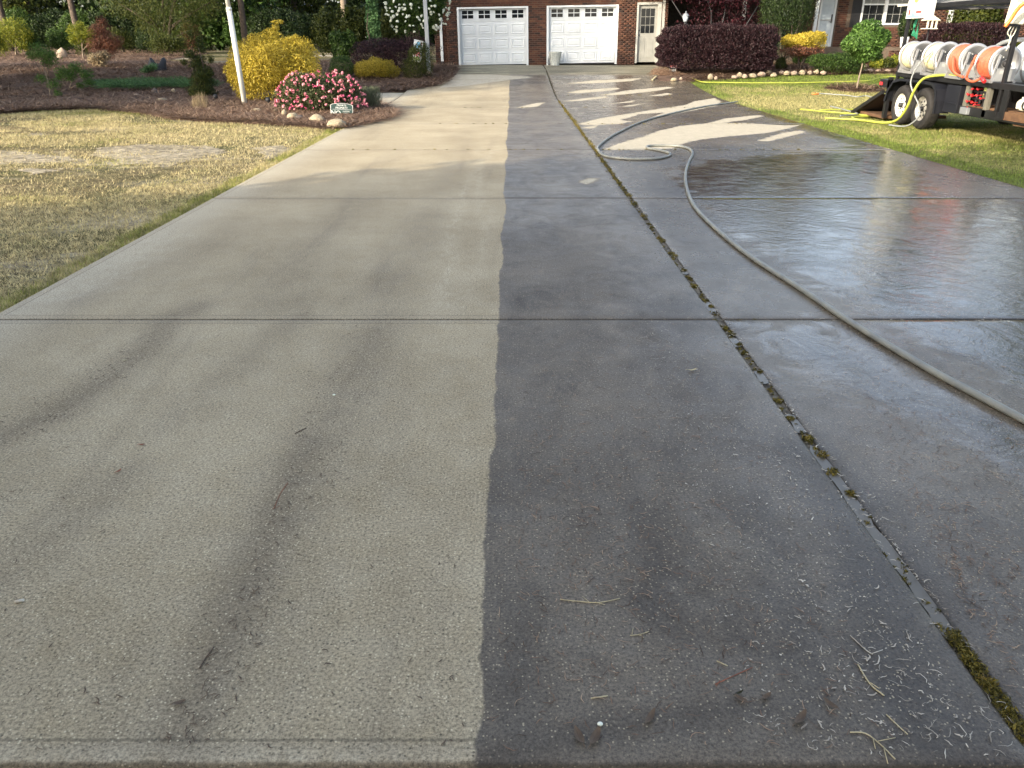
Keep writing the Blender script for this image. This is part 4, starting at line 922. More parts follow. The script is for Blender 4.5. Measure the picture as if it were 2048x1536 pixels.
# side entry door with nine lights
tr = MB(); tr.box(E1[0], E1[0] + .07, -.03, .08, -.0, EH).box(E1[1] - .14, E1[1], -.03, .08, 0, EH).box(E1[0] + .07, E1[1] - .14, -.03, .08, EH - .08, EH); tr.build('door_trim', MT['offwhite'], gar)
ea, eb = E1[0] + .07, E1[1] - .14
d = MB(); d.box(ea, eb, .06, .11, .03, EH - .08); ed_ = d.build('entry_door', MT['doorwhite'], gar)
gx0, gx1, gz0, gz1 = ea + .10, eb - .10, 1.05, 1.92
for i in range(3):
    for j in range(3):
        w_ = (gx1 - gx0) / 3; h_ = (gz1 - gz0) / 3; p = MB(); p.box(gx0 + i * w_ + .010, gx0 + (i + 1) * w_ - .010, .050, .056, gz0 + j * h_ + .010, gz0 + (j + 1) * h_ - .010); p.build('door_pane', MT['glass'], ed_)
p = MB()
for i in (0, 1): 
    xa = ea + .10 + i * (eb - ea - .1) / 2; p.box(xa, xa + (eb - ea) / 2 - .17, .050, .058, .18, .88)
p.build('door_panel', MT['doorwhite'], ed_, .004)
p = MB(); p.lathe([(0, -.05), (.022, -.045), (.028, -.025), (.012, -.01), (.012, 0)], (ea + .05, .06, .98), 'Y', 10); p.lathe([(0, -.02), (.022, -.02), (.022, 0)], (ea + .05, .06, 1.14), 'Y', 10); p.build('door_knob', MT['blackmat'], ed_)
p = MB(); p.box(E1[1] + .03, E1[1] + .13, -.02, .02, 0.0, 2.3); p.build('corner_board', MT['offwhite'], gar)
# downspout on the far left corner and roof
p = MB(); dsx = GX(885); p.box(dsx - .05, dsx + .05, .02, .09, .18, H); p.build('downspout', MT['white'], gar, .008)
p = MB(); p.tube([(dsx, .055, .18), (dsx, .05, -.05), (dsx, -.1, -.1)], .06, 10); p.build('downspout_boot', MT['blackmat'], gar)
p = MB(); p.box(dsx - .25, WX0, .10, .3, -.6, H); p.build('return_wall', MT['mortar'], gar)
lay_bricks(brick_cells(dsx - .25, WX0, -.05, H - .05, [], 3), gar, .10, 0)
p = MB(); p.box(dsx - .6, WX1 + .5, -.5, -.47, H, H + .18); p.build('fascia', MT['white'], gar)
p = MB(); p.box(dsx - .6, WX1 + .5, -.47, .1, H, H + .02); p.build('soffit', MT['white'], gar)
p = MB(); x0, x1 = dsx - .6, WX1 + 7.0
p.poly([(x0, -.55, H + .15), (x1, -.55, H + .15), (x1, 4.6, H + 2.9), (x0, 4.6, H + 2.9)]).poly([(x1, 9.6, H + .15), (x0, 9.6, H + .15), (x0, 4.6, H + 2.9), (x1, 4.6, H + 2.9)])
p.poly([(x0, -.55, H + .15), (x0, 4.6, H + 2.9), (x0, 9.6, H + .15)]).poly([(x1, -.55, H + .15), (x1, 9.6, H + .15), (x1, 4.6, H + 2.9)]); p.build('roof', MT['shingle'], gar)

# main wing
YH = 34.2; ZH = 0.55
hs = empty('brick_house', (12.2, YH, ZH), label='long brick house wing with storm door, black shutter and white window', cat='house')
def HX(px_, y_=60): return at(px_, y_, YH).x - 12.2
def HZ(y_): return at(1700, y_, YH).z - ZH
hx0 = HX(1328); win = (HX(1716), HX(1812), HZ(50), 2.75); door = (HX(1629, 90), HX(1661, 90), HZ(93), 2.75)
win2 = (HX(2080), HX(2180), HZ(50), 2.75)
holes2 = [win, door]
p = MB(); wall_panels(p, HX(1600), HX(2600), -.6, 3.0, holes2, 0, .25); p.build('wall', MT['mortar'], hs)
cells = brick_cells(HX(1600), HX(2060), .2, 2.6, [(win[0] - .05, win[1] + .05, win[2] - .08, win[3]), (door[0] - .08, door[1] + .08, door[2] - .1, 2.8), (HX(1690), win[0], HZ(55), 3)], 5)
cells.sort(key=lambda c: (c[0] > HX(1790), abs(c[1] - 1.4)))
lay_bricks(cells, hs, 0.0, 300)
p = MB(); p.box(hx0, HX(1600), 2.5, 2.7, -.6, 3.0); p.build('porch_wall', MT['shingle'], hs)
p = MB(); p.box(hx0 - .2, HX(1600) + .3, -1.2, 2.6, 2.75, 2.85); p.build('porch_ceiling', MT['offwhite'], hs)
p = MB(); p.box(hx0 + .2, HX(1790), -1.2, -.0, -.5, door[2] - .02); p.build('porch_slab', MT['mortar'], hs)
for pxx in (1484, 1628):
    xx = at(pxx, 60, YH - 1.0).x - 12.2; p = MB(); p.box(xx - .06, xx + .06, -1.06, -.94, door[2] - .02, 2.75).box(xx - .085, xx + .085, -1.085, -.915, door[2] - .02, door[2] + .12); p.build('porch_post', MT['white'], hs, .006)
# storm door
p = MB(); p.box(door[0], door[0] + .07, -.03, .1, door[2], door[3]).box(door[1] - .07, door[1], -.03, .1, door[2], door[3]).box(door[0] + .07, door[1] - .07, -.03, .1, 2.45, 2.75); p.build('door_trim', MT['white'], hs)
p = MB(); p.box(door[0] + .07, door[1] - .07, .02, .06, door[2], 2.45); sd = p.build('storm_door', MT['stormglass'], hs)
p = MB(); p.box(door[0] + .08, door[1] - .08, .004, .02, door[2] + .95, door[2] + 1.0); p.build('door_rail', MT['greymetal'], sd)
p = MB(); p.box(door[1] - .14, door[1] - .10, -.02, .02, door[2] + .86, door[2] + 1.18).box(door[1] - .22, door[1] - .14, -.025, -.005, door[2] + .90, door[2] + .92); p.build('door_handle', MT['blackmat'], sd)
# window: white frame, two double-hung sashes with blinds behind
fx0, fx1, fz0, fz1 = win; T = .07
fr = MB(); fr.box(fx0, fx0 + T, -.04, .1, fz0, fz1).box(fx1 - T, fx1, -.04, .1, fz0, fz1).box(fx0 + T, fx1 - T, -.05, .1, fz0, fz0 + T).box((fx0 + fx1) / 2 - .06, (fx0 + fx1) / 2 + .06, -.04, .1, fz0 + T, fz1)
fr.box(fx0 + T, (fx0 + fx1) / 2 - .06, -.02, .08, fz0 + .72, fz0 + .77).box((fx0 + fx1) / 2 + .06, fx1 - T, -.02, .08, fz0 + .72, fz0 + .77)
wf = fr.build('window', MT['white'], hs)
for a_, b_ in ((fx0 + T, (fx0 + fx1) / 2 - .06), ((fx0 + fx1) / 2 + .06, fx1 - T)):
    for z0_, z1_ in ((fz0 + T, fz0 + .72), (fz0 + .77, fz1)):
        p = MB(); p.box(a_, b_, .05, .06, z0_, z1_); p.build('window_pane', MT['glass'] if z0_ < fz0 + .2 else MT['blind'], wf)
        q = MB()
        for i in (1, 2): q.box(a_ + (b_ - a_) * i / 3 - .006, a_ + (b_ - a_) * i / 3 + .006, .044, .05, z0_, z1_)
        q.box(a_, b_, .046, .052, (z0_ + z1_) / 2 - .006, (z0_ + z1_) / 2 + .006); q.build('muntin', MT['print_grey'], wf)
p = MB(); p.box(HX(1697), fx0 - .02, -.03, 0, HZ(55), 2.75)
for i in range(26): p.box(HX(1697) + .04, fx0 - .06, -.045, -.03, HZ(55) + .05 + i * .05, HZ(55) + .08 + i * .05)
p.build('shutter', MT['blackmat'], hs)
xx = HX(1881); p = MB(); p.box(xx - .07, xx + .07, -.6, -.46, HZ(47), 2.8); p.build('porch_post', MT['white'], hs)
p = MB(); p.box(HX(1600), HX(2600), -.45, -.42, 3.0, 3.2).box(HX(1600), HX(2600), -.42, .1, 3.0, 3.02); p.build('fascia', MT['white'], hs)
p = MB(); x0, x1 = -1.0, 16; p.poly([(x0, -1.4, 2.95), (x1, -1.4, 2.95), (x1, 4.4, 5.4), (x0, 4.4, 5.4)]).poly([(x1, 10, 2.95), (x0, 10, 2.95), (x0, 4.4, 5.4), (x1, 4.4, 5.4)]).poly([(x0, -1.4, 2.95), (x0, 4.4, 5.4), (x0, 10, 2.95)]); p.build('roof', MT['shingle'], hs)
# brick porch step with its own bricks
px0, px1 = HX(1770), HX(1812)
ps = MB(); ps.box(px0 - .4, px1 + 2, -1.6, -1.21, -.5, HZ(98)); ps.build('porch_step', MT['mortar'], hs)
lay_bricks(brick_cells(px0 - .4, px1 + .6, 0, HZ(98) - .03, [], 8), hs, -1.6, 0)

# planter and hose hanger by the garage door
g = G(1107, 131); pl = empty('white_planter', (g.x + .05, g.y - .1, g.z), label='tall white lattice textured planter standing before the right garage door', cat='planter')
p = MB(); prof = [(0, 0), (.20, 0), (.215, .03), (.19, .06), (.24, .32), (.275, .50), (.29, .52), (.29, .55), (.265, .55), (.255, .5), (.2, .2), (0, .2)]; p.lathe(prof, (0, 0, 0), 'Z', 28); p.build('pot', MT['planter'], pl); pl.scale = (.84, .84, .9)
for s_ in (1, -1):
    for k in range(14):
        a0 = 2 * PI * k / 14; pts = [( (.198 + .085 * t) * math.cos(a0 + s_ * t * 1.3), (.198 + .085 * t) * math.sin(a0 + s_ * t * 1.3), .07 + .42 * t) for t in np.linspace(0, 1, 6)]
        if k == 0: lat = MB()
        lat.tube(pts, .007, 4)
    lat.build('lattice', MT['planter'], pl)
g = G(1098, 130); p = MB(); p.tube(catmull([g + Vector((0, -.15, .0)), g + Vector((-.06, -.15, .1)), g + Vector((.02, -.12, .38)), g + Vector((.06, -.12, .3)), g + Vector((.02, -.15, .0))], 6), .012, 6); tag(p.build('wire_stand', MT['galv']), 'thin wire stand leaning beside the white planter', 'stand')

# ------------------------------------------------------------------ SHRUBS AND TREES, left
def tips_px(P, Y): return [at(x, y, Y) for x, y in P]
shr = shrub
o, c, rx, ry, h = shr('gold_cypress', 'huge rounded golden threadleaf shrub behind the flagpole', 'shrub', (452, 662, 66, 206), LF['gold'], 46000, 0.08, 101, main=.93, aspect=0.2, sub=10, amp=.05, axis=(0, -.3, -.6), axmix=.35, shell=.4, clump=.22, depth=.8)
leaves('top_sprig', [(.02, 0, h * .98, .2, .2, .16), (.14, 0, h * 1.08, .10, .1, .10), (.22, 0, h * 1.16, .16, .1, .05), (-.45, 0, h * .93, .15, .15, .12), (.62, 0, h * .90, .12, .12, .12)], 1500, .06, LF['gold'], o, 102, .22)
o, c, rx, ry, h = shr('pink_azalea', 'rounded azalea covered in pink blossoms beside the golden shrub', 'azalea', (552, 737, 139, 228), LF['azalea'], 17000, 0.045, 103, sub=6, amp=.06, shell=.45, depth=.7)
def blossom_mesh(name, m, R, petals, seed):
    r = rngd(seed); D = unit(r, petals); D[:, 2] = abs(D[:, 2]) * .8 + .1; P = D * R * .6; B = np.cross(D, unit(r, petals)); B /= np.linalg.norm(B, axis=1)[:, None]
    A = np.cross(B, D); A /= np.linalg.norm(A, axis=1)[:, None]; L = np.full(petals, R * .9); V, Fc = leaf_faces(P, A, B, L, L * .8, r); me = npmesh(name, V, Fc, m); d_ = me.data; bpy.data.objects.remove(me); return d_
BM = [blossom_mesh('blossom', MT['pink'], .042, 14, 1), blossom_mesh('blossom', MT['hotpink'], .038, 12, 2)]
rr = random.Random(12)
for i in range(230):
    a = rr.uniform(-PI, 0.15); t = rr.uniform(0.02, 0.97); el = math.asin(min(1, t)); 
    x = rx * .98 * math.cos(el) ** .7 * math.cos(a); y_ = ry * 1.0 * math.cos(el) ** .7 * math.sin(a); z = h * (.10 + .9 * math.sin(el))
    if y_ > ry * .3: continue
    b_ = bpy.data.objects.new('blossom', BM[0 if rr.random() < .6 else 1]); b_.location = (x, y_, z); b_.rotation_euler = (rr.uniform(.2, 1.2), rr.uniform(-.6, .6), rr.uniform(0, 6)); s_ = rr.uniform(.4, 1.25); b_.scale = (s_,) * 3; link(b_, o)
shr('grey_lavender', 'wispy grey green lavender shrub at the right of the pink azalea', 'shrub', (712, 770, 172, 219), LF['grey'], 2600, .12, 104, aspect=.05, axis=(0, 0, 1), axmix=.6, shell=.8, depth=.8)
shr('boxwood', 'dense dark green rounded boxwood between azalea and small gold shrub', 'shrub', (660, 712, 110, 160), LF['green'], 6000, .035, 105, amp=.05)
shr('small_gold_cypress', 'low golden mound shrub before the left purple hedge', 'shrub', (702, 802, 114, 162), LF['gold2'], 13000, .06, 106, aspect=.22, sub=5, axis=(0, -.2, .6), axmix=.4, shell=.4)
o, c, rx, ry, h = shr('purple_hedge', 'dark purple hedge left of the garage behind the gold mound', 'hedge', (686, 885, 72, 150), LF['plum'], 26000, .045, 107, sub=7, sq=.3, depth=.45, shell=.35, aspect=.4)
shr('arborvitae', 'small upright green shrub left of the grey square pole', 'shrub', (808, 866, 94, 160), LF['olive'], 8000, .045, 108, amp=.14, axis=(0, 0, 1), axmix=.4, aspect=.3, depth=.8)
o, c, rx, ry, h = shr('snowball_viburnum', 'tall viburnum with round white flower balls beside the garage corner', 'shrub', (778, 904, -60, 148), LF['green'], 30000, .075, 109, sub=9, main=.9, zlo=.36, depth=.7, shell=.6, push=1.4)
BS = blossom_mesh('blossom', MT['snow'], .075, 40, 5)
for i in range(190):
    a = rr.uniform(-PI, 0.1); t = rr.uniform(-.75, .95); el = math.asin(t)
    b_ = bpy.data.objects.new('blossom', BS); b_.location = (rx * 1.0 * math.cos(el) * math.cos(a), ry * 1.05 * math.cos(el) * math.sin(a), h * (.66 + .36 * t)); s_ = rr.uniform(.45, .95); b_.scale = (s_, s_, s_); b_.rotation_euler = (rr.uniform(0, 1.5), 0, rr.uniform(0, 6)); link(b_, o)
shr('yellow_shrub', 'bright yellow leaved shrub peeking behind the white flowered viburnum', 'shrub', (790, 850, -30, 100), LF['yellowgreen'], 4500, .07, 110, push=3.5, zlo=.45)
o, c, rx, ry, h = shr('young_conifer', 'narrow irregular dark conifer standing left of the flagpole', 'conifer', (374, 436, 66, 196), LF['dark'], 100, .04, 111, depth=.8)
bl = [(rr.uniform(-.12, .12), rr.uniform(-.12, .12), h * t, rx * (1.05 - t) * .85 + .05, rx * (1.05 - t) * .85 + .05, h * .07) for t in np.linspace(.06, .98, 13)] + [(rx * .9, 0, h * .6, .1, .1, .12), (-rx * .8, 0, h * .55, .12, .12, .08), (rx * .7, 0, h * .38, .14, .14, .1)]
leaves('foliage', bl, 9000, .055, LF['olive'], o, 112, .25, shell=.7, axmix=.5, axis=(0, 0, 1)); leaves('foliage', bl, 5000, .055, LF['dark'], o, 113, .25, shell=.9)
# creeping juniper
c0 = G(290, 176); o = empty('creeping_juniper', c0, label='low spreading blue green juniper mat on the pine straw', cat='ground shrub')
bl = []
for (a, b_) in ((205, 178), (240, 174), (280, 168), (320, 166), (360, 166), (395, 170), (230, 184), (270, 183), (310, 180), (350, 178), (385, 180), (410, 176)):
    g = G(a, b_); bl.append((g.x - c0.x, g.y - c0.y, .10, .55, .6, .16))
leaves('foliage', bl, 14000, .09, LF['juniper'], o, 114, .14, shell=.8, axis=(-.3, -.6, .35), axmix=.5, bot=-.3)
stems('stem', (0, 0, 0), [(x, y_, .12) for x, y_, *_ in bl], .015, .006, MT['bark'], o, 5)
def sapling(name, label, base_px, crown, m, n, size, seed, r0=.02, bark='palebark', cat='tree', Y=None, aspect=.45, lean=0, **k):
    """crown: list of (px,py,rpx) leaf clumps seen in the photo"""
    g = G(*base_px); o = empty(name, g, label=label, cat=cat); dep = g.y * CP + .4; bl = []; tips = []
    for (x, y_, rp) in crown:
        q = at(x, y_, g.y) - g; R = rp * dep / F; bl.append((q.x, q.y, q.z, R, R, R * .8)); tips.append(q)
    b = MB(); top = max(tips, key=lambda t: t.z); b.tube(catmull([(0, 0, -.05), (top.x * .3 + .02, 0, top.z * .35), (top.x * .75, .02, top.z * .7), tuple(top)], 5), [r0 * (1 - .7 * i / 15) for i in range(16)], 7)
    b.build('trunk', MT[bark], o)
    b = MB()
    for t in tips:
        if t is top: continue
        s = Vector((t.x * .2, 0, max(.05, t.z * .55))); b.tube([s, s.lerp(t, .6) + Vector((0, 0, .03)), t], [r0 * .6, r0 * .4, r0 * .2], 5)
    if b.v: b.build('branch', MT[bark], o)
    leaves('crown', bl, n, size, m, o, seed, aspect, shell=k.get('shell', .8), amp=.12, axis=k.get('axis'), axmix=k.get('axmix', 0)); return o
sapling('young_maple', 'slim young maple with fresh green leaves at far left of the bed', (102, 196), [(80, 105, 22), (100, 112, 20), (62, 112, 12), (95, 123, 14), (82, 156, 12), (108, 168, 14), (115, 188, 9)], LF['bright'], 3400, .055, 120, .022, aspect=.28)
sapling('oak_seedling', 'low spreading sapling with thin layered leaves right of the young maple', (137, 184), [(125, 143, 14), (150, 136, 15), (172, 150, 14), (178, 165, 10), (140, 152, 14), (160, 170, 8), (118, 155, 8)], LF['bright'], 2600, .06, 121, .015, aspect=.3)
sapling('rusty_conifer', 'reddish brown dying conifer behind the bare mulch', (204, 134), [(200, 62, 22), (215, 80, 24), (192, 90, 20), (225, 92, 18), (205, 44, 12), (212, 105, 18), (235, 82, 12)], LF['rust'], 9000, .08, 122, .035, aspect=.14, cat='conifer')
sapling('golden_oak_shrub', 'small olive shrub at the foot of the rusty conifer', (198, 136), [(190, 118, 16), (208, 112, 14), (200, 128, 14)], LF['tan'], 1500, .08, 123, .02, cat='shrub')
sapling('arching_shrub', 'yellow green shrub with arching thin stems left of the rusty conifer', (166, 118), [(150, 60, 16), (165, 70, 18), (178, 66, 14), (148, 80, 12), (183, 84, 10), (160, 50, 10)], LF['yellowgreen'], 3600, .12, 124, .03, aspect=.16, cat='shrub')
sapling('multistem_shrub', 'tall multi stemmed olive shrub at the far left edge', (32, 112), [(10, 60, 26), (30, 55, 26), (48, 68, 22), (20, 80, 20), (44, 88, 18), (-10, 70, 26), (8, 92, 14)], LF['yellowgreen'], 7000, .12, 125, .05, aspect=.2, cat='shrub')
sapling('gold_top_shrub', 'small golden topped shrub between two green ones at left', (78, 98), [(72, 70, 10), (82, 74, 9), (76, 66, 8)], LF['gold2'], 1500, .09, 126, .02, cat='shrub')
sapling('green_shrub', 'rounded mid green shrub right of the golden topped one', (112, 95), [(105, 75, 16), (118, 80, 14), (98, 66, 12)], LF['bright'], 2600, .10, 127, .03, cat='shrub')
sapling('bare_shrub', 'leafless pale shrub with upright twigs before the dark hedge', (282, 97), [(276, 60, 8), (288, 58, 8), (282, 72, 10)], LF['tan'], 260, .16, 128, .03, aspect=.05, cat='shrub', axis=(0, 0, 1), axmix=.8)
g = G(282, 97); 
o = sapling('weeping_conifer', 'large conifer with hanging yellow green branches above the bed', (334, 107), [(330, 30, 60), (280, 15, 40), (380, 25, 42), (310, 60, 40), (350, 75, 32), (325, 88, 22), (380, 60, 30), (240, 8, 36), (420, 5, 40), (330, -40, 90), (300, -110, 110), (370, -120, 100)], LF['olive'], 52000, .14, 129, .12, bark='bark', aspect=.14, cat='conifer', axis=(0, 0, -1), axmix=.35)
sapling('dry_grass_clump', 'tan dry ornamental grass clump at the front edge of the bed', (400, 220), [(395, 205, 12), (405, 198, 12), (388, 210, 9), (412, 210, 9)], LF['tan'], 260, .26, 130, .006, aspect=.018, cat='grass clump', axis=(0, 0, 1), axmix=.7)
sapling('black_mondo_bush', 'round blackish shrub far behind the flagpole', (450, 84), [(445, 66, 16), (460, 70, 14), (435, 70, 12)], LF['plum'], 3000, .10, 131, .05, cat='shrub')
for i, (a, yt, yb, w_, lf, lab) in enumerate(((60, 44, 112, 60, 'green', 'broad green shrub between the multi stemmed and golden topped shrubs'), (125, 48, 110, 60, 'green', 'broad green shrub left of the arching shrub'), (172, 50, 113, 40, 'olive', 'olive shrub tucked left of the rusty conifer'), (250, 52, 108, 56, 'olive', 'loose olive shrub right of the rusty conifer'), (298, 58, 108, 50, 'dark', 'dark shrub just right of the leafless pale shrub'),
    (340, 62, 114, 90, 'olive', 'olive low shrub under the weeping conifer'), (385, 40, 104, 50, 'rust', 'thin reddish twiggy shrub left of the young conifer'), (-10, 50, 116, 60, 'yellowgreen', 'yellow green shrub cut by the left frame edge'), (425, 24, 100, 50, 'bright', 'pale tipped green shrub left of the flagpole'), (470, 36, 100, 44, 'bright', 'pale tipped green shrub right of the flagpole'))):
    shr('bed_shrub', lab, 'shrub', (a - w_ / 2, a + w_ / 2, yt, yb), LF[lf], 5200, .10, 270 + i, depth=.7, sub=6, amp=.2, shell=.8, aspect=.3)
# stump with fern, boulder, stones
def rock(name, label, px_, wpx, hpx, m, seed, cat='stone', group=None, sink=.25, flatY=1.0):
    g = G(*px_); dep = g.y * CP + .6; rx_ = wpx * dep / F / 2; rz_ = hpx * dep * CP / F
    bm = bmesh.new(); bmesh.ops.create_icosphere(bm, subdivisions=3, radius=1)
    for v in bm.verts:
        p = v.co.copy(); n1 = mnoise.noise(p * 1.1 + Vector((seed * 3.7, 0, 0))); n2 = mnoise.noise(p * 2.6 + Vector((0, seed * 2.1, 0)))
        v.co = p * (1 + .28 * n1 + .10 * n2); v.co.z = max(v.co.z, -.5)
    me = bpy.data.meshes.new(name); bm.to_mesh(me); bm.free(); me.materials.append(m)
    for p in me.polygons: p.use_smooth = True
    o = link(bpy.data.objects.new(name, me)); o.scale = (rx_, rx_ * .8 * flatY, rz_ * .75); o.location = (g.x, g.y + rx_ * .5, g.z + rz_ * .3 + .02); o.rotation_euler = (0, 0, (seed * 1.3) % .8 - .4)
    return tag(o, label, cat, group)
rock('boulder', 'tan squarish boulder lit on its left under the gold topped shrub', (123, 118), 20, 19, MT['rockpink'], 3, 'boulder')
rock('edging_stone', 'big pale tan edging stone nearest the driveway corner, pointed at right', (672, 256), 38, 15, MT['rock'], 1)
rock('edging_stone', 'broad flat pale stone just left of the pointed corner stone', (632, 246), 34, 14, MT['rock'], 2)
rock('edging_stone', 'ribbed tan stone under the azalea at its left foot', (584, 241), 24, 13, MT['rock'], 4)
rock('edging_stone', 'upright tan stone leaning on the ribbed one', (568, 235), 11, 13, MT['rock'], 5)
rock('edging_stone', 'small round pale stone left of the upright tan one', (550, 227), 10, 6, MT['rock'], 6)
rock('edging_stone', 'flat pale stone just right of the flagpole foot', (512, 226), 19, 7, MT['rock'], 7)
rock('dark_stone', 'rough dark purplish stone between the ribbed and the broad pale stones', (600, 242), 20, 9, MT['rockdark'], 8)
rock('flat_stone', 'flat cream stone in front of the creeping juniper', (322, 204), 22, 6, MT['rock'], 9)
rock('flat_stone', 'small cream stone at the right end of the juniper', (346, 187), 10, 8, MT['rock'], 10)
rock('flat_stone', 'faint flat stone in the straw below the juniper middle', (272, 194), 13, 5, MT['rockpink'], 11)
rock('slate_chip', 'small blue grey slate standing before the juniper', (309, 189), 11, 11, MT['rockdark'], 12)
g = G(318, 144); o = empty('tree_stump', g, label='broken black hollow stump in the shaded mulch', cat='stump')
p = MB(); pr = [(.33, -.05), (.30, .15), (.27, .35), (.22, .46), (.15, .42), (.16, .1), (0, .1)]; p.lathe(pr, (0, 0, 0), 'Z', 14)
for i, v in enumerate(p.v): 
    k = 1 + .3 * mnoise.noise(Vector(v) * 4); p.v[i] = (v[0] * k, v[1] * k, v[2] * (.8 + .25 * math.sin(math.atan2(v[1], v[0]) * 2 + 1)))
p.build('trunk', MT['blackmat'], o)
sapling('fern', 'dark green fern growing at the left of the black stump', (300, 148), [(296, 138, 9), (306, 134, 9), (290, 143, 8)], LF['juniper'], 700, .14, 132, .008, aspect=.15, cat='fern')
for x_, y_, lab in ((433, 206, 'black ground spotlight in the straw between juniper and flagpole'), (538, 213, 'dark ground spotlight at the foot of the golden shrub')):
    g = G(x_, y_); o = empty('ground_spotlight', g + Vector((0, 0, .04)), .4, label=lab, cat='spotlight'); p = MB(); p.lathe([(0, -.06), (.05, -.06), (.06, .08), (.05, .08), (.045, 0), (0, 0)], (0, 0, .11), 'Y', 12); p.build('lamp_head', MT['blackmat'], o); p = MB(); p.tube([(0, 0, -.05), (0, 0, .1)], .012, 6); p.build('stake', MT['blackmat'], o)

# flagpole, square pole with garden flag
g = G(490, 211); fp = empty('flagpole', g, label='tall white tapered flagpole leaning before the golden shrub', cat='flagpole'); fp.rotation_euler = (0, math.radians(-2.0), 0)
p = MB(); p.tube([(0, 0, -.1), (0, 0, 2.1)], [.062, .060], 16); p.build('lower_pole', MT['polewhite'], fp)
p = MB(); p.tube([(0, 0, 2.1), (0, 0, 6.8)], [.052, .035], 16); p.tube([(0, 0, 2.07), (0, 0, 2.13)], .064, 16); p.build('upper_pole', MT['polewhite'], fp)
g = G(858, 149); sq = empty('square_pole', g, label='grey square metal pole standing in the bed left of the garage', cat='pole'); sq.rotation_euler = (0, math.radians(-.8), 0)
p = MB(); p.box(-.062, .062, -.062, .062, -.1, 4.6); p.build('post', MT['galv'], sq, .006)
p = MB(); p.lathe([(0, .12), (.10, .10), (.13, .0), (.13, -.1)], (0, 0, 0), 'Z', 12); p.build('footing', MT['rockpink'], sq)
p = MB(); p.bar((-.05, -.05, 1.0), (-.05, -.42, 1.0), .015).bar((-.05, -.42, 1.0), (-.40, -.42, 1.07), .012); p.build('flag_arm', MT['galv'], sq)
fl = empty('garden_flag', g + Vector((-.10, -.40, 1.03)), label='small white garden flag with red tulips and blue butterflies on the square pole', cat='flag'); fl.rotation_euler = (0, math.radians(11), 0)
p = MB(); N_ = 8
for i in range(N_):
    z0_, z1_ = -.66 + .66 * i / N_, -.66 + .66 * (i + 1) / N_; f = lambda z: .02 * math.sin(z * 9)
    p.poly([(-.30, f(z0_), z0_), (.0, f(z0_) * .6, z0_), (.0, f(z1_) * .6, z1_), (-.30, f(z1_), z1_)])
p.build('cloth', MT['print_white'], fl)
def disc(cx_, cz_, rx_, rz_, m, parent, name, y_=-.026, n=10, rot=0): 
    q = MB(); q.poly([(cx_ + rx_ * math.cos(t) * math.cos(rot) - rz_ * math.sin(t) * math.sin(rot), y_, cz_ + rx_ * math.cos(t) * math.sin(rot) + rz_ * math.sin(t) * math.cos(rot)) for t in np.linspace(0, 2 * PI, n + 1)[:-1]]); return q.build(name, m, parent)
disc(-.15, -.17, .11, .13, MT['print_blue'], fl, 'printed_sky')
for (a, b_, r1, r2, k, mm) in ((-.22, -.12, .03, .045, .5, 'print_white'), (-.10, -.22, .03, .04, -.5, 'print_white'), (-.05, -.08, .025, .03, 0, 'print_pink')): disc(a, b_, r1, r2, MT[mm], fl, 'printed_butterfly', -.029, 8, k)
for (a, b_, k) in ((-.22, -.40, .3), (-.15, -.42, 0), (-.08, -.41, -.4)): disc(a, b_, .028, .09, MT['print_pink'], fl, 'printed_tulip', -.029, 10, -k)
disc(-.15, -.56, .13, .06, MT['print_green'], fl, 'printed_leaves', -.028)

# private property sign
g = G(684, 233); sg = empty('property_sign', g + Vector((0, -.02, 0)), label='small dark green yard sign reading PRIVATE PROPERTY NO at the azalea foot', cat='sign'); sg.rotation_euler = (math.radians(-8), math.radians(2.5), .05)
W_, H_ = .225, .215
out = [(-W_, .0), (W_, .0), (W_, H_)] + [(W_ * math.cos(t) * 1.0, H_ + .045 * math.sin(t)) for t in np.linspace(.1, PI - .1, 11)] + [(-W_, H_)]
def plate(out, k, y0, y1, m, name, parent):
    q = MB(); A_ = [(x * k, y0, z if z < .01 else z * 1) for x, z in out]; c_ = (0, .12)
    A_ = [(x * k, y0, c_[1] + (z - c_[1]) * k) for x, z in out]; B_ = [(x, y1, z) for x, _, z in A_]; q.poly(A_).poly(B_[::-1])
    for i in range(len(A_)): j = (i + 1) % len(A_); q.poly([A_[i], B_[i], B_[j], A_[j]])
    return q.build(name, m, parent)
plate(out, 1.03, 0, .006, MT['print_grey'], 'border', sg); plate(out, .97, -.003, 0, MT['signgreen'], 'plate', sg)
T_ = lambda x, z: Matrix.Translation((x, -.005, z)) @ FACE
text('PRIVATE', .050, sg, T_(0, .218), MT['print_white'], sx=1.05); text('PROPERTY', .050, sg, T_(0, .168), MT['print_white'], sx=1.05)
text('NO', .125, sg, T_(-.118, .068), MT['print_white'])
for i, s_ in enumerate(('SOLICITING', 'LOITERING', 'TRESPASSING')): text(s_, .028, sg, T_(.095, .104 - .037 * i), MT['print_white'], sx=.95)
p = MB(); p.box(-.2, .2, -.005, -.0035, .137, .141); p.build('rule_line', MT['print_white'], sg)
p = MB(); p.box(-.01, .01, .008, .016, -.15, .15); p.build('stake', MT['blackmat'], sg)

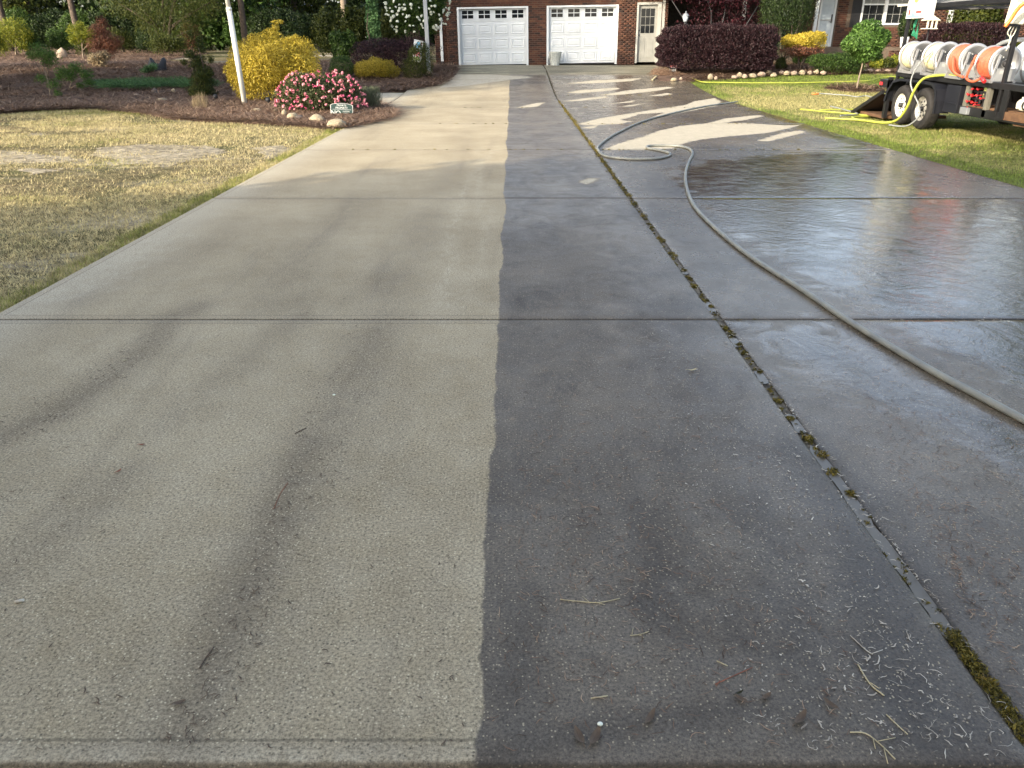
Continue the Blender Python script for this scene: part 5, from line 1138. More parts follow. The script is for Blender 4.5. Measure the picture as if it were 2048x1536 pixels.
# ------------------------------------------------------------------ right hand planting
o, c, rx, ry, h = shr('purple_hedge', 'large clipped dark purple hedge at the right end of the driveway', 'hedge', (1308, 1542, 52, 152), LF['plum'], 100, .045, 140, depth=.42)
bl = [(0, 0, h * .47, rx * .80, ry * .8, h * .46)]
r_ = rngd(7); n = 60000
u = r_.random(n); face = r_.random(n)
def hedge_cloud(name, rx, ry, h, n, size, m, parent, seed, corner=5.0):
    r_ = rngd(seed); D = unit(r_, n); D[:, 2] = np.where(D[:, 2] < -.6, -D[:, 2], D[:, 2]); k = 1 / (np.sum(np.abs(D) ** corner, axis=1) ** (1 / corner)); rad = (1 - .22 * r_.random(n) ** 1.5) * (1 + .0 * k); 
    P = D * (k * rad)[:, None]; lf = 1 + .035 * np.sin(P[:, 0] * 9 + 1) + .025 * np.sin(P[:, 0] * 23 + P[:, 2] * 9) + .02 * np.sin(P[:, 2] * 17)
    P = P * lf[:, None]; P[:, 2] *= (1 - .07 * np.clip(-P[:, 0], 0, 1)); Q = P * [rx, ry, h * .5] + [0, 0, h * .5]
    up = np.clip(P[:, 2], 0, 1); A = unit(r_, n) * .8 + D * .5 + np.array([0, 0, 1]) * (.3 + up)[:, None]; A /= np.linalg.norm(A, axis=1)[:, None]; B = np.cross(A, unit(r_, n)); B /= np.linalg.norm(B, axis=1)[:, None]
    L = size * r_.uniform(.6, 1.4, n); Q += A * (up * (r_.random(n) < .25) * .07)[:, None]
    V, Fc = leaf_faces(Q, A, B, L, L * .4, r_); return npmesh(name, V, Fc, m, parent, rnd=r_.beta(1.5, 2, n))
hedge_cloud('foliage', rx, ry, h, 60000, .055, LF['plum'], o, 141); hedge_cloud('inner_foliage', rx * .85, ry * .8, h * .88, 16000, .09, LF['plum'], o, 1411)
o, c, rx, ry, h = shr('purple_hedge', 'long dark purple hedge beyond the trailer reels', 'hedge', (1840, 1998, 48, 134), LF['plum'], 100, .045, 142, depth=.4)
hedge_cloud('foliage', rx, ry, h, 26000, .06, LF['plum'], o, 143)
o, c, rx, ry, h = shr('gold_standard', 'golden flat topped shrub on bare stems right of the big purple hedge', 'shrub', (1550, 1645, 61, 146), LF['gold'], 15000, .06, 144, zlo=.5, depth=.8, aspect=.3, sub=4, axis=(0, 0, 1), axmix=.35, bot=-.5)
leaves('inner_foliage', [(0, 0, h * .55, rx * .8, ry * .8, h * .22)], 3000, .05, LF['rust'], o, 145)
o, c, rx, ry, h = shr('tall_arborvitae', 'tall dark green arborvitae between the porch posts', 'conifer', (1502, 1619, -90, 140), LF['dark'], 30000, .07, 146, depth=.8, sub=7, axis=(0, 0, 1), axmix=.45, aspect=.25, amp=.05, push=1.2)
shr('green_red_shrub', 'low spreading shrub, green at left and rusty at right, by the ball topped tree', 'shrub', (1605, 1735, 102, 150), LF['green'], 12000, .045, 147, sub=5, depth=.5)
shr('rusty_shrub', 'rusty brown low shrub merging with the green one under the brick wall', 'shrub', (1660, 1730, 104, 147), LF['rust'], 5000, .045, 148, depth=.5, push=1.2)
shr('green_tuft', 'small green shrub under the golden shrub beside the hedge end', 'shrub', (1548, 1572, 116, 142), LF['olive'], 1500, .05, 149)
# ball topped tree
g = G(1713, 178); bt = empty('ball_tree', g, label='small tree with a clipped bright green ball crown on the right lawn', cat='tree')
q0 = at(1733, 82, g.y) - g; dep = g.y * CP + .4; R = 41 * dep / F
leaves('crown', [(q0.x, 0, q0.z, R * .98, R * .98, R * .82), (q0.x + R * .2, 0, q0.z - R * .55, R * .55, R * .5, R * .35)], 12000, .085, LF['bright'], bt, 150, .40, shell=.6, amp=.11)
p = MB(); p.tube(catmull([(0, 0, -.05), (.02, 0, .35), (.05, .01, .7), (q0.x - .05, 0, q0.z)], 5), [.028, .027, .026, .025, .024, .023, .022, .022, .021, .02, .02, .019, .018, .017, .016, .015], 8); p.build('trunk', MT['palebark'], bt)
# dark red maple over the side door
g = Vector((7.6, 31.6, gz(31.6))); mp = empty('red_maple', g, label='dark red leaved maple hanging over the garage side door', cat='tree')
bl = [(0, .2, 3.2, 3.0, 1.2, .9), (-2.2, .1, 2.85, 1.3, .8, .45), (1.8, .1, 2.6, 1.3, .9, .6), (-1.0, 0, 2.55, 1.3, .8, .45), (.4, 0, 2.3, 1.4, .8, .35), (2.9, .1, 2.4, .8, .7, .5), (0, .3, 4.4, 2.4, 1.8, 1.0)]
leaves('crown', bl, 26000, .09, LF['maple'], mp, 151, .35, shell=.8, amp=.12); stems('trunk', (0, 0.2, 0), [(-2, 0, 2.6), (1.8, 0.1, 2.6), (.2, .3, 3.4), (-.8, .1, 3.2)], .05, .015, MT['blackmat'], mp, 3, 8)
leaves('low_leaves', [(.9, .4, 1.5, 2.2, .5, 1.0)], 5000, .09, LF['maple'], mp, 152, .35, shell=.9)
# small perennials under the wall
for i, (a, b_, lab, lf) in enumerate(((1600, 128, 'dark leafy filler plant behind the golden shrub stems', 'green'), (1752, 138, 'low yellow green hosta right of the ball topped tree', 'yellowgreen'), (1772, 138, 'low bushy green perennial by the porch step', 'olive'), (1790, 132, 'pale yellow green perennial next to the trailer post', 'yellowgreen'), (1745, 125, 'low golden plant against the porch bricks', 'gold2'))):
    shr('perennial', lab, 'plant', (a - 17, a + 17, b_ - 24, b_ + 3), LF[lf], 1600, .09, 160 + i, depth=.8, sub=2, aspect=.4)
shr('climbing_shrub', 'green leafy shrub against the wall under the trailer rack', 'shrub', (1880, 1992, -10, 128), LF['olive'], 14000, .10, 166, push=.3, depth=.35, axis=(0, 0, -1), axmix=.3)
shr('yellow_green_shrub', 'yellow green shrub beyond the white tank, left of the thick front post', 'shrub', (1985, 2040, 84, 132), LF['yellowgreen'], 2600, .10, 167, depth=.6)
shr('yellow_green_shrub', 'yellow green shrub beyond the tank at the right frame edge', 'shrub', (2036, 2110, 78, 132), LF['yellowgreen'], 2600, .10, 168, depth=.6)
# row of stones
RR = [(1348, 163, 12, 5, 'single oval stone at the driveway corner below the small gun sign', 'rock'), (1362, 161, 6, 4, 'tiny grey stone right of the corner oval stone', 'rockpink'), (1421, 160, 11, 9, 'blocky pale stone standing alone in front of the purple hedge', 'rock'), (1432, 160, 6, 5, 'small tan stone touching the blocky pale one', 'rockpink'),
 (1470, 158, 13, 5, 'low flat tan stone where the hedge row of stones begins', 'rockpink'), (1480, 156, 11, 8, 'rounded tan stone after the low flat one before the hedge', 'rock'), (1490, 157, 9, 6, 'greyish stone between rounded and long stones of the hedge row', 'rockpink'), (1506, 156, 15, 7, 'long flat stone in the middle of the hedge row', 'rock'), (1523, 154, 15, 8, 'pinkish humped stone in the hedge row', 'rockpink'), (1537, 150, 11, 7, 'stone set back on the rise at the hedge right corner', 'rock'), (1548, 154, 12, 6, 'pale smooth stone below the hedge right corner', 'rock'), (1563, 150, 9, 6, 'small stone between smooth pale and large cream stones', 'rockpink'), (1574, 151, 13, 7, 'large cream stone under the golden shrub stems', 'rock'), (1589, 151, 13, 7, 'pinkish wide stone right of the large cream one', 'rockpink'), (1605, 150, 12, 7, 'cream stone with flat top right of the pinkish wide one', 'rock'), (1620, 150, 9, 6, 'small low stone left of the green red shrub', 'rockpink'), (1633, 149, 11, 7, 'pale stone touching the green red shrub', 'rock'), (1647, 150, 11, 6, 'last tan stone of the row at the green red shrub', 'rockpink'),
 (1729, 138, 13, 7, 'round white stone set back right of the ball tree trunk', 'rock'), (1727, 145, 9, 5, 'small pale stone behind the ball tree trunk', 'rock'), (1741, 145, 14, 5, 'flat pinkish stone right of the ball tree', 'rockpink'), (1757, 145, 12, 4, 'flat tan stone before the perennials', 'rockpink'), (1775, 145, 13, 4, 'long low stone nearest the trailer rear', 'rockpink')]
for i, (a, b_, w_, h_, lab, mm) in enumerate(RR): rock('edging_stone', lab, (a, b_), w_ + 1, h_ + 1, MT[mm], 20 + i, group='stones edging the right bed')
# straw heap and gun sign at the corner
g = G(1325, 152); o = empty('straw_heap', g, label='heap of brown pine straw at the hedge left corner', cat='straw heap'); leaves('straw', [(0, 0, .05, .5, .4, .24), (.3, -.1, .03, .5, .3, .14)], 3500, .11, MT['needle'], o, 170, .05, shell=.6, bot=-.1)
p = MB(); p.bar(G(1304, 162) + Vector((0, 0, .03)), G(1312, 156) + Vector((0, 0, .05)), .05, .02); tag(p.build('wood_offcut', MT['strawbit']), 'pale strip of wood lying at the driveway corner by the straw heap', 'wood')
g = G(1343, 151); gs = empty('gun_sign', g + Vector((0, -.05, .02)), label='small white yard sign with a black handgun picture and red header', cat='sign'); gs.rotation_euler = (0, math.radians(6), 0)
p = MB(); p.box(-.11, .11, 0, .006, .02, .30); p.build('plate', MT['print_white'], gs); p = MB(); p.box(-.10, .10, -.003, 0, .235, .295); p.build('header', MT['print_red'], gs); p = MB(); p.box(-.07, .07, -.005, -.003, .255, .275); p.build('header_strip', MT['print_white'], gs)
p = MB(); p.poly([(-.085, -.003, .215), (-.085, -.003, .19), (-.095, -.003, .10), (-.065, -.003, .09), (-.04, -.003, .16), (-.01, -.003, .175), (.09, -.003, .19), (.09, -.003, .215)]); p.build('gun_picture', MT['print_black'], gs)
p = MB(); p.box(-.005, .005, .006, .012, -.15, .3); p.build('stake', MT['galv'], gs)
# lamp post behind the hedge
q = at(1370, 50, 30.2); lp = empty('lamp_post', (q.x, q.y, gz(30.2)), label='black post lantern with glass panes rising behind the purple hedge', cat='lamp')
b0 = at(1370, 44, 30.2).z - gz(30.2); t0 = at(1370, 22, 30.2).z - gz(30.2)
p = MB(); p.tube([(0, 0, -.1), (0, 0, b0 - .1)], .035, 10); p.lathe([(.035, b0 - .18), (.06, b0 - .12), (.03, b0 - .06), (.05, b0 - .02), (.0, b0)], (0, 0, 0), 'Z', 12); p.build('post', MT['blackmat'], lp)
hh = (t0 - b0); p = MB(); p.lathe([(.0, b0), (.05, b0), (.07, b0 + hh * .1), (.105, b0 + hh * .55)], (0, 0, 0), 'Z', 6); p.build('lamp_glass', MT['stormglass'], lp)
p = MB(); 
for k in range(6): a = 2 * PI * k / 6; p.tube([(.055 * math.cos(a), .055 * math.sin(a), b0), (.112 * math.cos(a), .112 * math.sin(a), b0 + hh * .56)], .008, 5)
p.lathe([(.125, b0 + hh * .56), (.12, b0 + hh * .6), (.06, b0 + hh * .78), (.02, b0 + hh * .82), (.02, b0 + hh * .95), (0, b0 + hh)], (0, 0, 0), 'Z', 12); p.build('lamp_cage', MT['galv'], lp)
# white pot on the porch
q = at(1806, 96, YH - 1.5); o = empty('porch_pot', (q.x, q.y, q.z), label='narrow white pot with dark plant on the porch behind the rear trailer post', cat='pot'); p = MB(); p.lathe([(0, 0), (.12, 0), (.17, .40), (.15, .40), (0, .36)], (0, 0, 0), 'Z', 16); p.build('pot', MT['white'], o); leaves('foliage', [(0, 0, .8, .3, .3, .45)], 1500, .09, LF['dark'], o, 171)

# ------------------------------------------------------------------ TRAILER
TX = 7.45
tr = empty('utility_trailer', (TX, 14.0, 0), label='black open utility trailer with reels on deck and tall frame, parked on the lawn', cat='trailer')
def tb(name, m, f, bevel=0.004, par=None): 
    b = MB(); f(b); return b.build(name, m, par or tr, bevel)
YR, YF, TW = 2.02, -4.6, 1.95        # local rear/front ends, width
def zd(y): return 0.83 + 0.012 * (y + 1)       # deck rail height: slightly nose down
def B(b, x0, x1, y0, y1, z0, z1): b.box(x0, x1, y0, y1, z0, z1)
R_nd = lambda y: zd(y)
tb('deck_rail', MT['black'], lambda b: (b.bar((0, YR, zd(YR)), (0, YF, zd(YF)), .06, .09), b.bar((TW, YR, zd(YR)), (TW, YF, zd(YF)), .06, .09), b.bar((.03, YR - .03, zd(YR)), (TW - .03, YR - .03, zd(YR)), .06, .085)))
tb('deck_floor', MT['navy'], lambda b: b.box(.035, TW - .035, YF, YR - .07, .80, .815))
tb('rear_box', MT['black'], lambda b: b.box(-.12, .02, YR - .02, YR + .42, .60, .75))
tb('tail_light', MT['red'], lambda b: b.box(-.135, -.121, YR + .28, YR + .4, .64, .70))
tb('lower_frame', MT['black'], lambda b: (b.bar((.02, YR, .44), (.02, YF, .36), .06, .12), b.bar((TW - .02, YR, .44), (TW - .02, YF, .36), .06, .12), b.bar((.05, .9, .42), (TW - .05, .9, .42), .1), b.bar((.05, -3, .38), (TW - .05, -3, .38), .1)))
tb('lower_deck_board', MT['wood'], lambda b: (b.box(.06, .55, YF, -.2, .45, .49), b.box(.56, 1.1, YF, -.2, .45, .49), b.box(1.11, 1.85, YF, -.2, .45, .49)))
for yy, par in ((YR - .04, 0), (-1.5, 0), (YF + .1, 0)):
    tb('corner_post', MT['black'], lambda b: b.box(-.025, .03, yy - .03, yy + .03, .4 if yy < 0 else .40, 2.04)) if yy != YR - .04 else tb('corner_post', MT['black'], lambda b: b.box(-.025, .03, yy - .03, yy + .03, .36, 2.04))
    tb('corner_post', MT['black'], lambda b: b.box(TW - .03, TW + .025, yy - .03, yy + .03, .4, 2.04))
tb('top_rack', MT['black'], lambda b: (b.box(-.03, .03, YF, YR, 1.98, 2.05), b.box(TW - .03, TW + .03, YF, YR, 1.98, 2.05), b.box(.03, TW - .03, YR - .07, YR - .01, 1.99, 2.04), b.box(.03, TW - .03, -1.53, -1.47, 1.99, 2.04), b.box(.03, TW - .03, .2, .26, 1.99, 2.04), b.box(.03, TW - .03, YF, YF + .06, 1.99, 2.04), b.bar((.03, YR - .1, 1.97), (TW - .03, .3, 1.97), .03)))
tb('rack_mesh', MT['greymetal'], lambda b: [b.box(.06 + i * .22, .075 + i * .22, YF + .06, YR - .08, 2.055, 2.065) for i in range(9)], 0)
tb('ladder', MT['alu'], lambda b: ([b.bar((.35, YR - .3, 2.12), (.35, YF + .3, 2.12), .03, .07), b.bar((.8, YR - .3, 2.12), (.8, YF + .3, 2.12), .03, .07)] + [b.bar((.37, YR - .5 - i * .3, 2.12), (.78, YR - .5 - i * .3, 2.12), .03) for i in range(18)]), 0)
# tandem wheels
def wheel(y, x, rim, R=.345, wd=.22, parent=None, rz=0):
    we = bpy.data.objects.new('wheel', None); we.location = (x, y, R - .01); we.rotation_euler = (0, 0, rz); link(we, parent if parent else tr)
    p = MB(); prof = [(R * .60, -.095), (R * .66, -.105), (R * .84, -.11), (R * .95, -.10), (R, -.075), (R, .075), (R * .95, .10), (R * .84, .11), (R * .66, .105), (R * .60, .095)]
    p.lathe(prof, (0, 0, 0), 'X', 40, closed=True); p.build('tyre', MT['rubber'], we)
    p = MB()
    for k in range(44):
        a = 2 * PI * k / 44; ca, sa = math.cos(a), math.sin(a); R0 = R * 1.004
        for x0_, sh in ((-.06, 0), (.01, .07)): p.bar((x0_, R0 * math.cos(a + sh), R0 * math.sin(a + sh)), (x0_ + .05, R0 * math.cos(a + sh + .04), R0 * math.sin(a + sh + .04)), .018, .01, (0, ca, sa))
    p.build('tread', MT['rubber'], we)
    p = MB(); p.lathe([(R * .62, -.098), (R * .60, -.085), (R * .52, -.06), (R * .50, -.02), (R * .46, -.045), (R * .28, -.062), (R * .2, -.055), (0, -.055)], (0, 0, 0), 'X', 32); p.build('rim', rim, we)
    p = MB()
    for k in range(8):
        a = 2 * PI * k / 8 + .2; cy, cz = R * .37 * math.cos(a), R * .37 * math.sin(a); p.lathe([(0, -.058), (.021, -.058)], (-.003, cy, cz), 'X', 8)
    p.build('rim_hole', MT['blackmat'], we)
    p = MB(); p.lathe([(0, -.12), (.035, -.118), (.042, -.06)], (0, 0, 0), 'X', 14)
    for k in range(5): a = 2 * PI * k / 5; p.lathe([(0, -.075), (.01, -.074), (.011, -.05)], (0, .07 * math.cos(a), .07 * math.sin(a)), 'X', 6)
    p.build('hub', MT['black'], we); return we
wheel(14.62 - 14.0, -.02, MT['rim_grey']); wheel(15.42 - 14, -.02, MT['rim_white'])
wheel(.62, TW + .02, MT['rim_grey'], rz=PI); wheel(1.42, TW + .02, MT['rim_grey'], rz=PI)
def fender(b, x0, x1):
    pts = [(2.02, .36), (1.95, .55), (1.78, .73), (1.5, .78), (.7, .78), (.3, .76), (.16, .68), (.08, .5), (.06, .3)]
    for (a, c_), (d_, e_) in zip(pts[:-1], pts[1:]): b.poly([(x0, a, c_), (x1, a, c_), (x1, d_, e_), (x0, d_, e_)]); b.poly([(x0, a, c_ + .006), (x0, d_, e_ + .006), (x1, d_, e_ + .006), (x1, a, c_ + .006)]); b.bar((x0, a, c_), (x0, d_, e_), .012, .045)
fb = MB(); fender(fb, -.16, .10); fb.build('fender', MT['navy'], tr)
tb('axle', MT['black'], lambda b: (b.tube([(0, .62, .33), (TW, .62, .33)], .035, 8), b.tube([(0, 1.42, .33), (TW, 1.42, .33)], .035, 8)), 0)
tb('inner_panel', MT['blackmat'], lambda b: b.box(.13, .16, -.0, 2.0, .36, .79))
# tool box between wheels and valves
tb('side_box', MT['navy'], lambda b: (b.box(-.04, .35, -.42, .02, .34, .77), b.box(-.05, -.04, -.40, .0, .48, .50)), .02)
tb('frame_upright', MT['oldwood'], lambda b: (b.box(.0, .06, -.60, -.50, .38, .79),)); tb('frame_upright', MT['oldwood'], lambda b: b.box(-.01, .05, -1.22, -1.12, .34, .79))
tb('back_panel', MT['blackmat'], lambda b: (b.box(.40, .43, YF, -.42, .40, .79),))
tb('under_tray', MT['navy'], lambda b: b.box(.0, .4, -1.9, -.5, .33, .37))
tb('front_board', MT['wood'], lambda b: (b.box(-.02, .01, YF, -1.6, .36, .48), b.box(.02, .4, YF, -1.95, .30, .335)))
tb('front_upright', MT['black'], lambda b: b.box(-.035, .0, -1.75, -1.62, .36, .78))
# valve manifold
vm = empty('valve_manifold', (TX + .03, 13.2, .42), label='cluster of red handled valves on black pipework under the deck', cat='valves')
p = MB()
for i in range(4): p.tube([(.06, -.12 - i * .11 + .2, 0), (.06, -.12 - i * .11 + .2, .30)], .018, 8)
for z_ in (.06, .17, .28): p.tube([(.06, .18, z_), (.06, -.28, z_)], .02, 8)
p.build('pipework', MT['blackmat'], vm)
for (a, b_) in ((.19, .235), (.07, .22), (-.07, .235), (-.20, .20), (.17, .13), (-.07, .09), (.09, .32), (-.06, .33), (.10, .03), (.01, .12)):
    p = MB(); p.box(-.05, -.03, -.026, .026, -.012, .012).lathe([(.008, -.04), (.008, .05)], (0, 0, 0), 'X', 8); o = p.build('valve_handle', MT['red'], vm, .006); o.location = (0, a, b_ ); o.rotation_euler = (rr.uniform(-.5, .5), 0, 0)
p = MB(); p.box(-.09, .05, .02, .24, -.07, .04); p.build('bracket', MT['galv'], vm, .01)
# pumps
pp = empty('diaphragm_pump', (TX + .15, 12.65, .40), label='upright chrome and black pump between two wooden uprights', cat='pump')
p = MB(); p.lathe([(0, 0), (.05, 0), (.055, .03), (.045, .05), (.045, .2), (.05, .22), (.03, .27), (0, .28)], (0, 0, .04), 'Z', 16); p.build('pump_body', MT['alu'], pp); p = MB(); p.box(-.08, .1, -.12, .12, -.02, .04).tube([(0, -.02, .3), (.02, -.1, .34), (.05, -.15, .2)], .02, 8); p.build('base', MT['blackmat'], pp)
pm = empty('electric_pump', (TX + .12, 11.95, .50), label='long black motor pump with cream head lying on the wooden lower deck', cat='pump')
p = MB(); p.lathe([(0, -.30), (.07, -.30), (.075, -.27), (.075, .05), (.06, .08), (0, .08)], (0, 0, .09), 'Y', 20); p.box(-.04, .05, -.2, 0, .16, .22); p.build('motor', MT['blackmat'], pm)
p = MB(); p.lathe([(0, .08), (.085, .08), (.09, .11), (.085, .17), (.05, .2), (0, .2)], (0, 0, .09), 'Y', 12); p.box(-.10, -.06, .09, .13, .04, .08).box(-.03, .03, .09, .15, .17, .2); p.build('pump_head', MT['cream'], pm); p = MB(); p.box(-.085, -.075, -.2, -.02, .055, .12); p.build('label_plate', MT['print_white'], pm)
# ramp at the rear
rp = empty('loading_ramp', (TX, 16.6, 0), label='black steel ramp with wooden plank folded down behind the trailer', cat='ramp')
p = MB(); p.bar((-.15, -.45, .52), (-.15, .85, .03), .05, .07).bar((1.2, -.45, .52), (1.2, .85, .03), .05, .07)
for i in range(7): t = i / 6.2; p.bar((-.12, -.42 + 1.25 * t, .52 - .47 * t), (1.18, -.42 + 1.25 * t, .52 - .47 * t), .04, .03)
p.build('ramp_frame', MT['black'], rp)
p = MB(); p.bar((.52, -.40, .475), (.52, .80, .012), 1.26, .012); p.build('ramp_plate', MT['black'], rp)
p = MB(); p.box(-.1, 1.15, -.55, .55, .03, .09); p.build('plank', MT['wood'], rp, .006); p = MB(); p.box(-.12, -.06, -.6, -.5, .05, .8); p.build('ramp_post', MT['black'], rp)
# hose reels
def coil(b, R0, R1, y0, y1, seed, r_=.017):
    q = random.Random(seed); pts = []; turns = int((y1 - y0) / (r_ * 2)); n = turns * 20
    for layer, R in enumerate((R1 - .03, R1)):
        pts = []
        for i in range(n + 1):
            a = 2 * PI * i / 20; t = i / n; t = t if layer == 0 else 1 - t
            pts.append((R * math.cos(a), y0 + (y1 - y0) * t + .006 * math.sin(a * 1.7 + seed), R * math.sin(a)))
        b.tube(pts, r_, 6)
reel_px = [(1843, 112), (1892, 115), (1946, 120), (2008, 127)]
RL = ['silver hose reel wound with cream hose, rearmost on the deck', 'silver reel with cream hose and grey lead, second from the rear', 'silver reel wound with orange hose, third from the rear', 'silver reel wound with orange hose beside the thick front post']
for i, (a, b_) in enumerate(reel_px):
    yy = (15.40, 14.53, 13.66, 12.80)[i]; zc = at(a, b_, yy).z; R = .255; xc = at(a, b_, yy).x + .02
    re = empty('hose_reel', (xc, yy, zc), label=RL[i], cat='hose reel', group='reels lined up on the trailer deck')
    for y_ in (0, .40):
        p = MB(); p.lathe([(.19, y_ - .004), (.20, y_ - .016), (R - .01, y_ - .016), (R, y_ - .006), (R, y_ + .006), (R - .012, y_ + .01), (.2, y_ + .008), (.06, y_ + .006), (.06, y_ - .004)], (0, 0, 0), 'Y', 40, closed=True); p.build('flange', MT['alu'], re)
    p = MB(); p.lathe([(0, .004), (.19, .004)], (0, 0, 0), 'Y', 36); p.lathe([(.12, .01), (.12, .39)], (0, 0, 0), 'Y', 24); p.build('drum', MT['greymetal'], re)
    p = MB(); coil(p, .12, .205 if i < 2 else .222, .03, .37, i); p.build('wound_hose', MT['hose_cream'] if i < 2 else MT['hose_orange'], re)
    p = MB(); p.lathe([(0, -.09), (.03, -.085), (.035, -.03), (.05, -.02), (.05, 0)], (0, 0, 0), 'Y', 14); p.tube([(0, -.07, 0), (-.07, -.08, -.03)], .018, 8); p.build('hub', MT['blackmat'], re)
    p = MB()
    for k in range(6): t = 2 * PI * k / 6; p.lathe([(0, -.012), (.009, -.01), (.009, 0)], (.10 * math.cos(t), -.0, .10 * math.sin(t)), 'Y', 6)
    p.build('bolt', MT['print_white'], re)
    zb = zd(yy - 14) + .05 - zc
    p = MB(); p.box(-.15, .17, -.045, -.028, zb, -.07).box(-.15, -.13, -.028, .02, zb, -.07).box(-.15, .17, .43, .445, zb, -.07); p.box(-.15, .17, -.028, .43, zb, zb + .01); p.build('side_bracket', MT['greymetal'], re, .005)
    p = MB(); p.bar((-.17, -.06, zb), (-.17, .46, zb + .01), .04, .045).bar((.17, -.06, zb), (.17, .46, zb), .04, .045).bar((-.17, -.03, zb + .02), (-.12, -.03, .12), .03).bar((-.17, .44, zb + .02), (-.12, .44, .05), .03); p.build('base_frame', MT['alu'], re)
    p = MB(); p.box(-.08, .05, -.050, -.046, -.15, -.10); p.build('maker_plate', MT['print_grey'], re)
hose('lead_hose', [(7.33, 14.6, 1.28), (7.2, 14.75, 1.05), (7.15, 14.8, .80), (7.18, 14.72, .62), (7.22, 14.5, .42), (7.20, 14.35, .24), (7.15, 14.5, .08), (7.1, 14.7, .025), (7.0, 15.0, .02)], .013, MT['hose_grey'], 'thin grey lead hose hanging from the second reel over the wheel')
hose('lead_hose', [(7.5, 13.95, .90), (7.38, 14.25, .91), (7.22, 14.5, .84), (7.15, 14.62, .62), (7.14, 14.72, .36), (7.12, 14.95, .12), (7.05, 15.3, .03), (6.9, 15.7, .025), (6.8, 16.0, .025), (6.9, 16.4, .03), (7.3, 16.6, .03)], .022, MT['hose_yellow'], 'thick yellow green hose draped from the deck past both wheels')
hose('lead_hose', [(6.9, 15.75, .025), (6.75, 15.95, .025), (6.3, 16.3, .025)], .018, MT['hose_yellow'], 'yellow hose tail on the grass by the rear wheel')
hose('lead_hose', [(7.26, 13.75, 1.22), (7.24, 13.6, 1.0), (7.30, 13.42, .92), (7.3, 13.38, .92)], .018, MT['hose_orange'], 'orange hose end hanging from the third reel')
hose('lead_hose', [(7.25, 13.05, 1.25), (7.22, 13.12, 1.0), (7.24, 13.15, .9), (7.24, 12.95, .87), (7.27, 12.8, .93)], .019, MT['hose_orange'], 'orange hose end curling under the front reel')
b = MB(); b.tube([(7.27, 12.8, .93), (7.27, 12.7, .88)], .03, 8); tag(b.build('hose_clamp', MT['red']), 'red lever at the foot of the front reel', 'lever')
# tank, grey hose, spare wheel
tk = empty('water_tank', (8.75, 13.2, .83), label='large bluish white plastic water tank behind the reels', cat='tank')
p = MB(); p.lathe([(0, -1.0), (.32, -1.0), (.40, -.93), (.42, -.85), (.42, .75), (.40, .83), (.32, .9), (0, .9)], (0, 0, .28), 'Y', 32); p.build('tank_body', MT['tank'], tk)
p = MB(); p.lathe([(.10, .66), (.12, .70), (.12, .74), (0, .75)], (0, -.2, 0), 'Z', 16); p.build('tank_lid', MT['blackmat'], tk)
p = MB()
for y_ in (-.6, .4): p.lathe([(.428, y_ - .03), (.428, y_ + .03)], (0, 0, .28), 'Y', 32)
p.build('tank_strap', MT['greymetal'], tk)
hose('suction_hose', [(8.3, 14.6, 1.25), (8.35, 14.3, 1.42), (8.5, 14.0, 1.47), (8.65, 13.8, 1.47)], .035, MT['hose_grey'], 'fat grey suction hose arching over the tank top')
wheel_o = empty('spare_wheel', (8.35, 12.1, .84), label='spare tyre standing on the deck behind the thick front post', cat='wheel'); w_ = wheel(0, 0, MT['rim_grey'], parent=wheel_o, rz=PI * .35, R=.30)
# sign board, cord, bird feeder, controller, orange bar, level
sb = empty('price_sign', (0, 0, 0), label='white printed sign board with yellow sun and red heading hung at the rear rack corner', cat='sign')
sb.location = (7.36, 15.92, 1.82); sb.rotation_euler = (0, 0, -PI / 2); Wd_ = 1.02
p = MB(); p.box(0, Wd_, 0, .01, 0, .62); p.build('board', MT['print_white'], sb)
disc(Wd_ * .3, .34, .10, .085, MT['print_yellow'], sb, 'printed_sun', -.002, 14); p = MB(); p.box(Wd_ * .50, Wd_ * .97, -.003, 0, .37, .46); p.build('printed_heading', MT['print_pink'], sb)
p = MB()
for k in range(5): p.box(Wd_ * (.53 + .09 * k), Wd_ * (.575 + .09 * k), -.005, -.003, .385 + .01 * (k % 2), .445)
p.build('heading_letters', MT['print_white'], sb)
p = MB(); [p.box(Wd_ * .62, Wd_ * (.86 + .03 * (k % 3)), -.003, 0, .31 - .05 * k, .318 - .05 * k) for k in range(5)]; p.build('printed_lines', MT['print_grey'], sb)
p = MB(); p.tube([(Wd_ * (.12 + .5 * t), -.004, .21 + .018 * math.sin(t * 34) - .03 * t) for t in np.linspace(0, 1, 60)], .004, 4); p.build('printed_script', MT['print_grey'], sb)
p = MB(); p.box(Wd_ * .04, Wd_ * .62, -.003, 0, .02, .05).poly([(Wd_ * .2, -.004, .05), (Wd_ * .33, -.004, .05), (Wd_ * .24, -.004, .13)]); p.build('printed_wave', MT['print_blue'], sb)
p = MB(); p.box(Wd_ * .36, Wd_ * .56, -.003, 0, .085, .12).box(Wd_ * .08, Wd_ * .14, -.003, 0, .06, .15); p.build('printed_words', MT['print_red'], sb)
p = MB(); p.bar(at(1797, 11, 16.1), at(1822, 9, 16.1), .07, .035); lv = tag(p.build('wood_level', MT['cream']), 'cream and orange bar resting at the rear rack corner left of the sign', 'level')
q = at(1836, 44, 15.9); gc = MB()
for k in range(5): gc.tube(catmull([q + Vector((.0, 0, .12)), q + Vector((-.03 - .01 * k, 0, -.05)), q + Vector((-.07 + .02 * k, 0, -.22)), q + Vector((.0 + .01 * k, 0, -.20 - .02 * k)), q + Vector((.02, 0, -.0)), q + Vector((.01, 0, .12))], 6), .006, 5)
tag(gc.build('rope_bundle', MT['greencord']), 'bundle of green cord hanging below the sign board', 'rope')
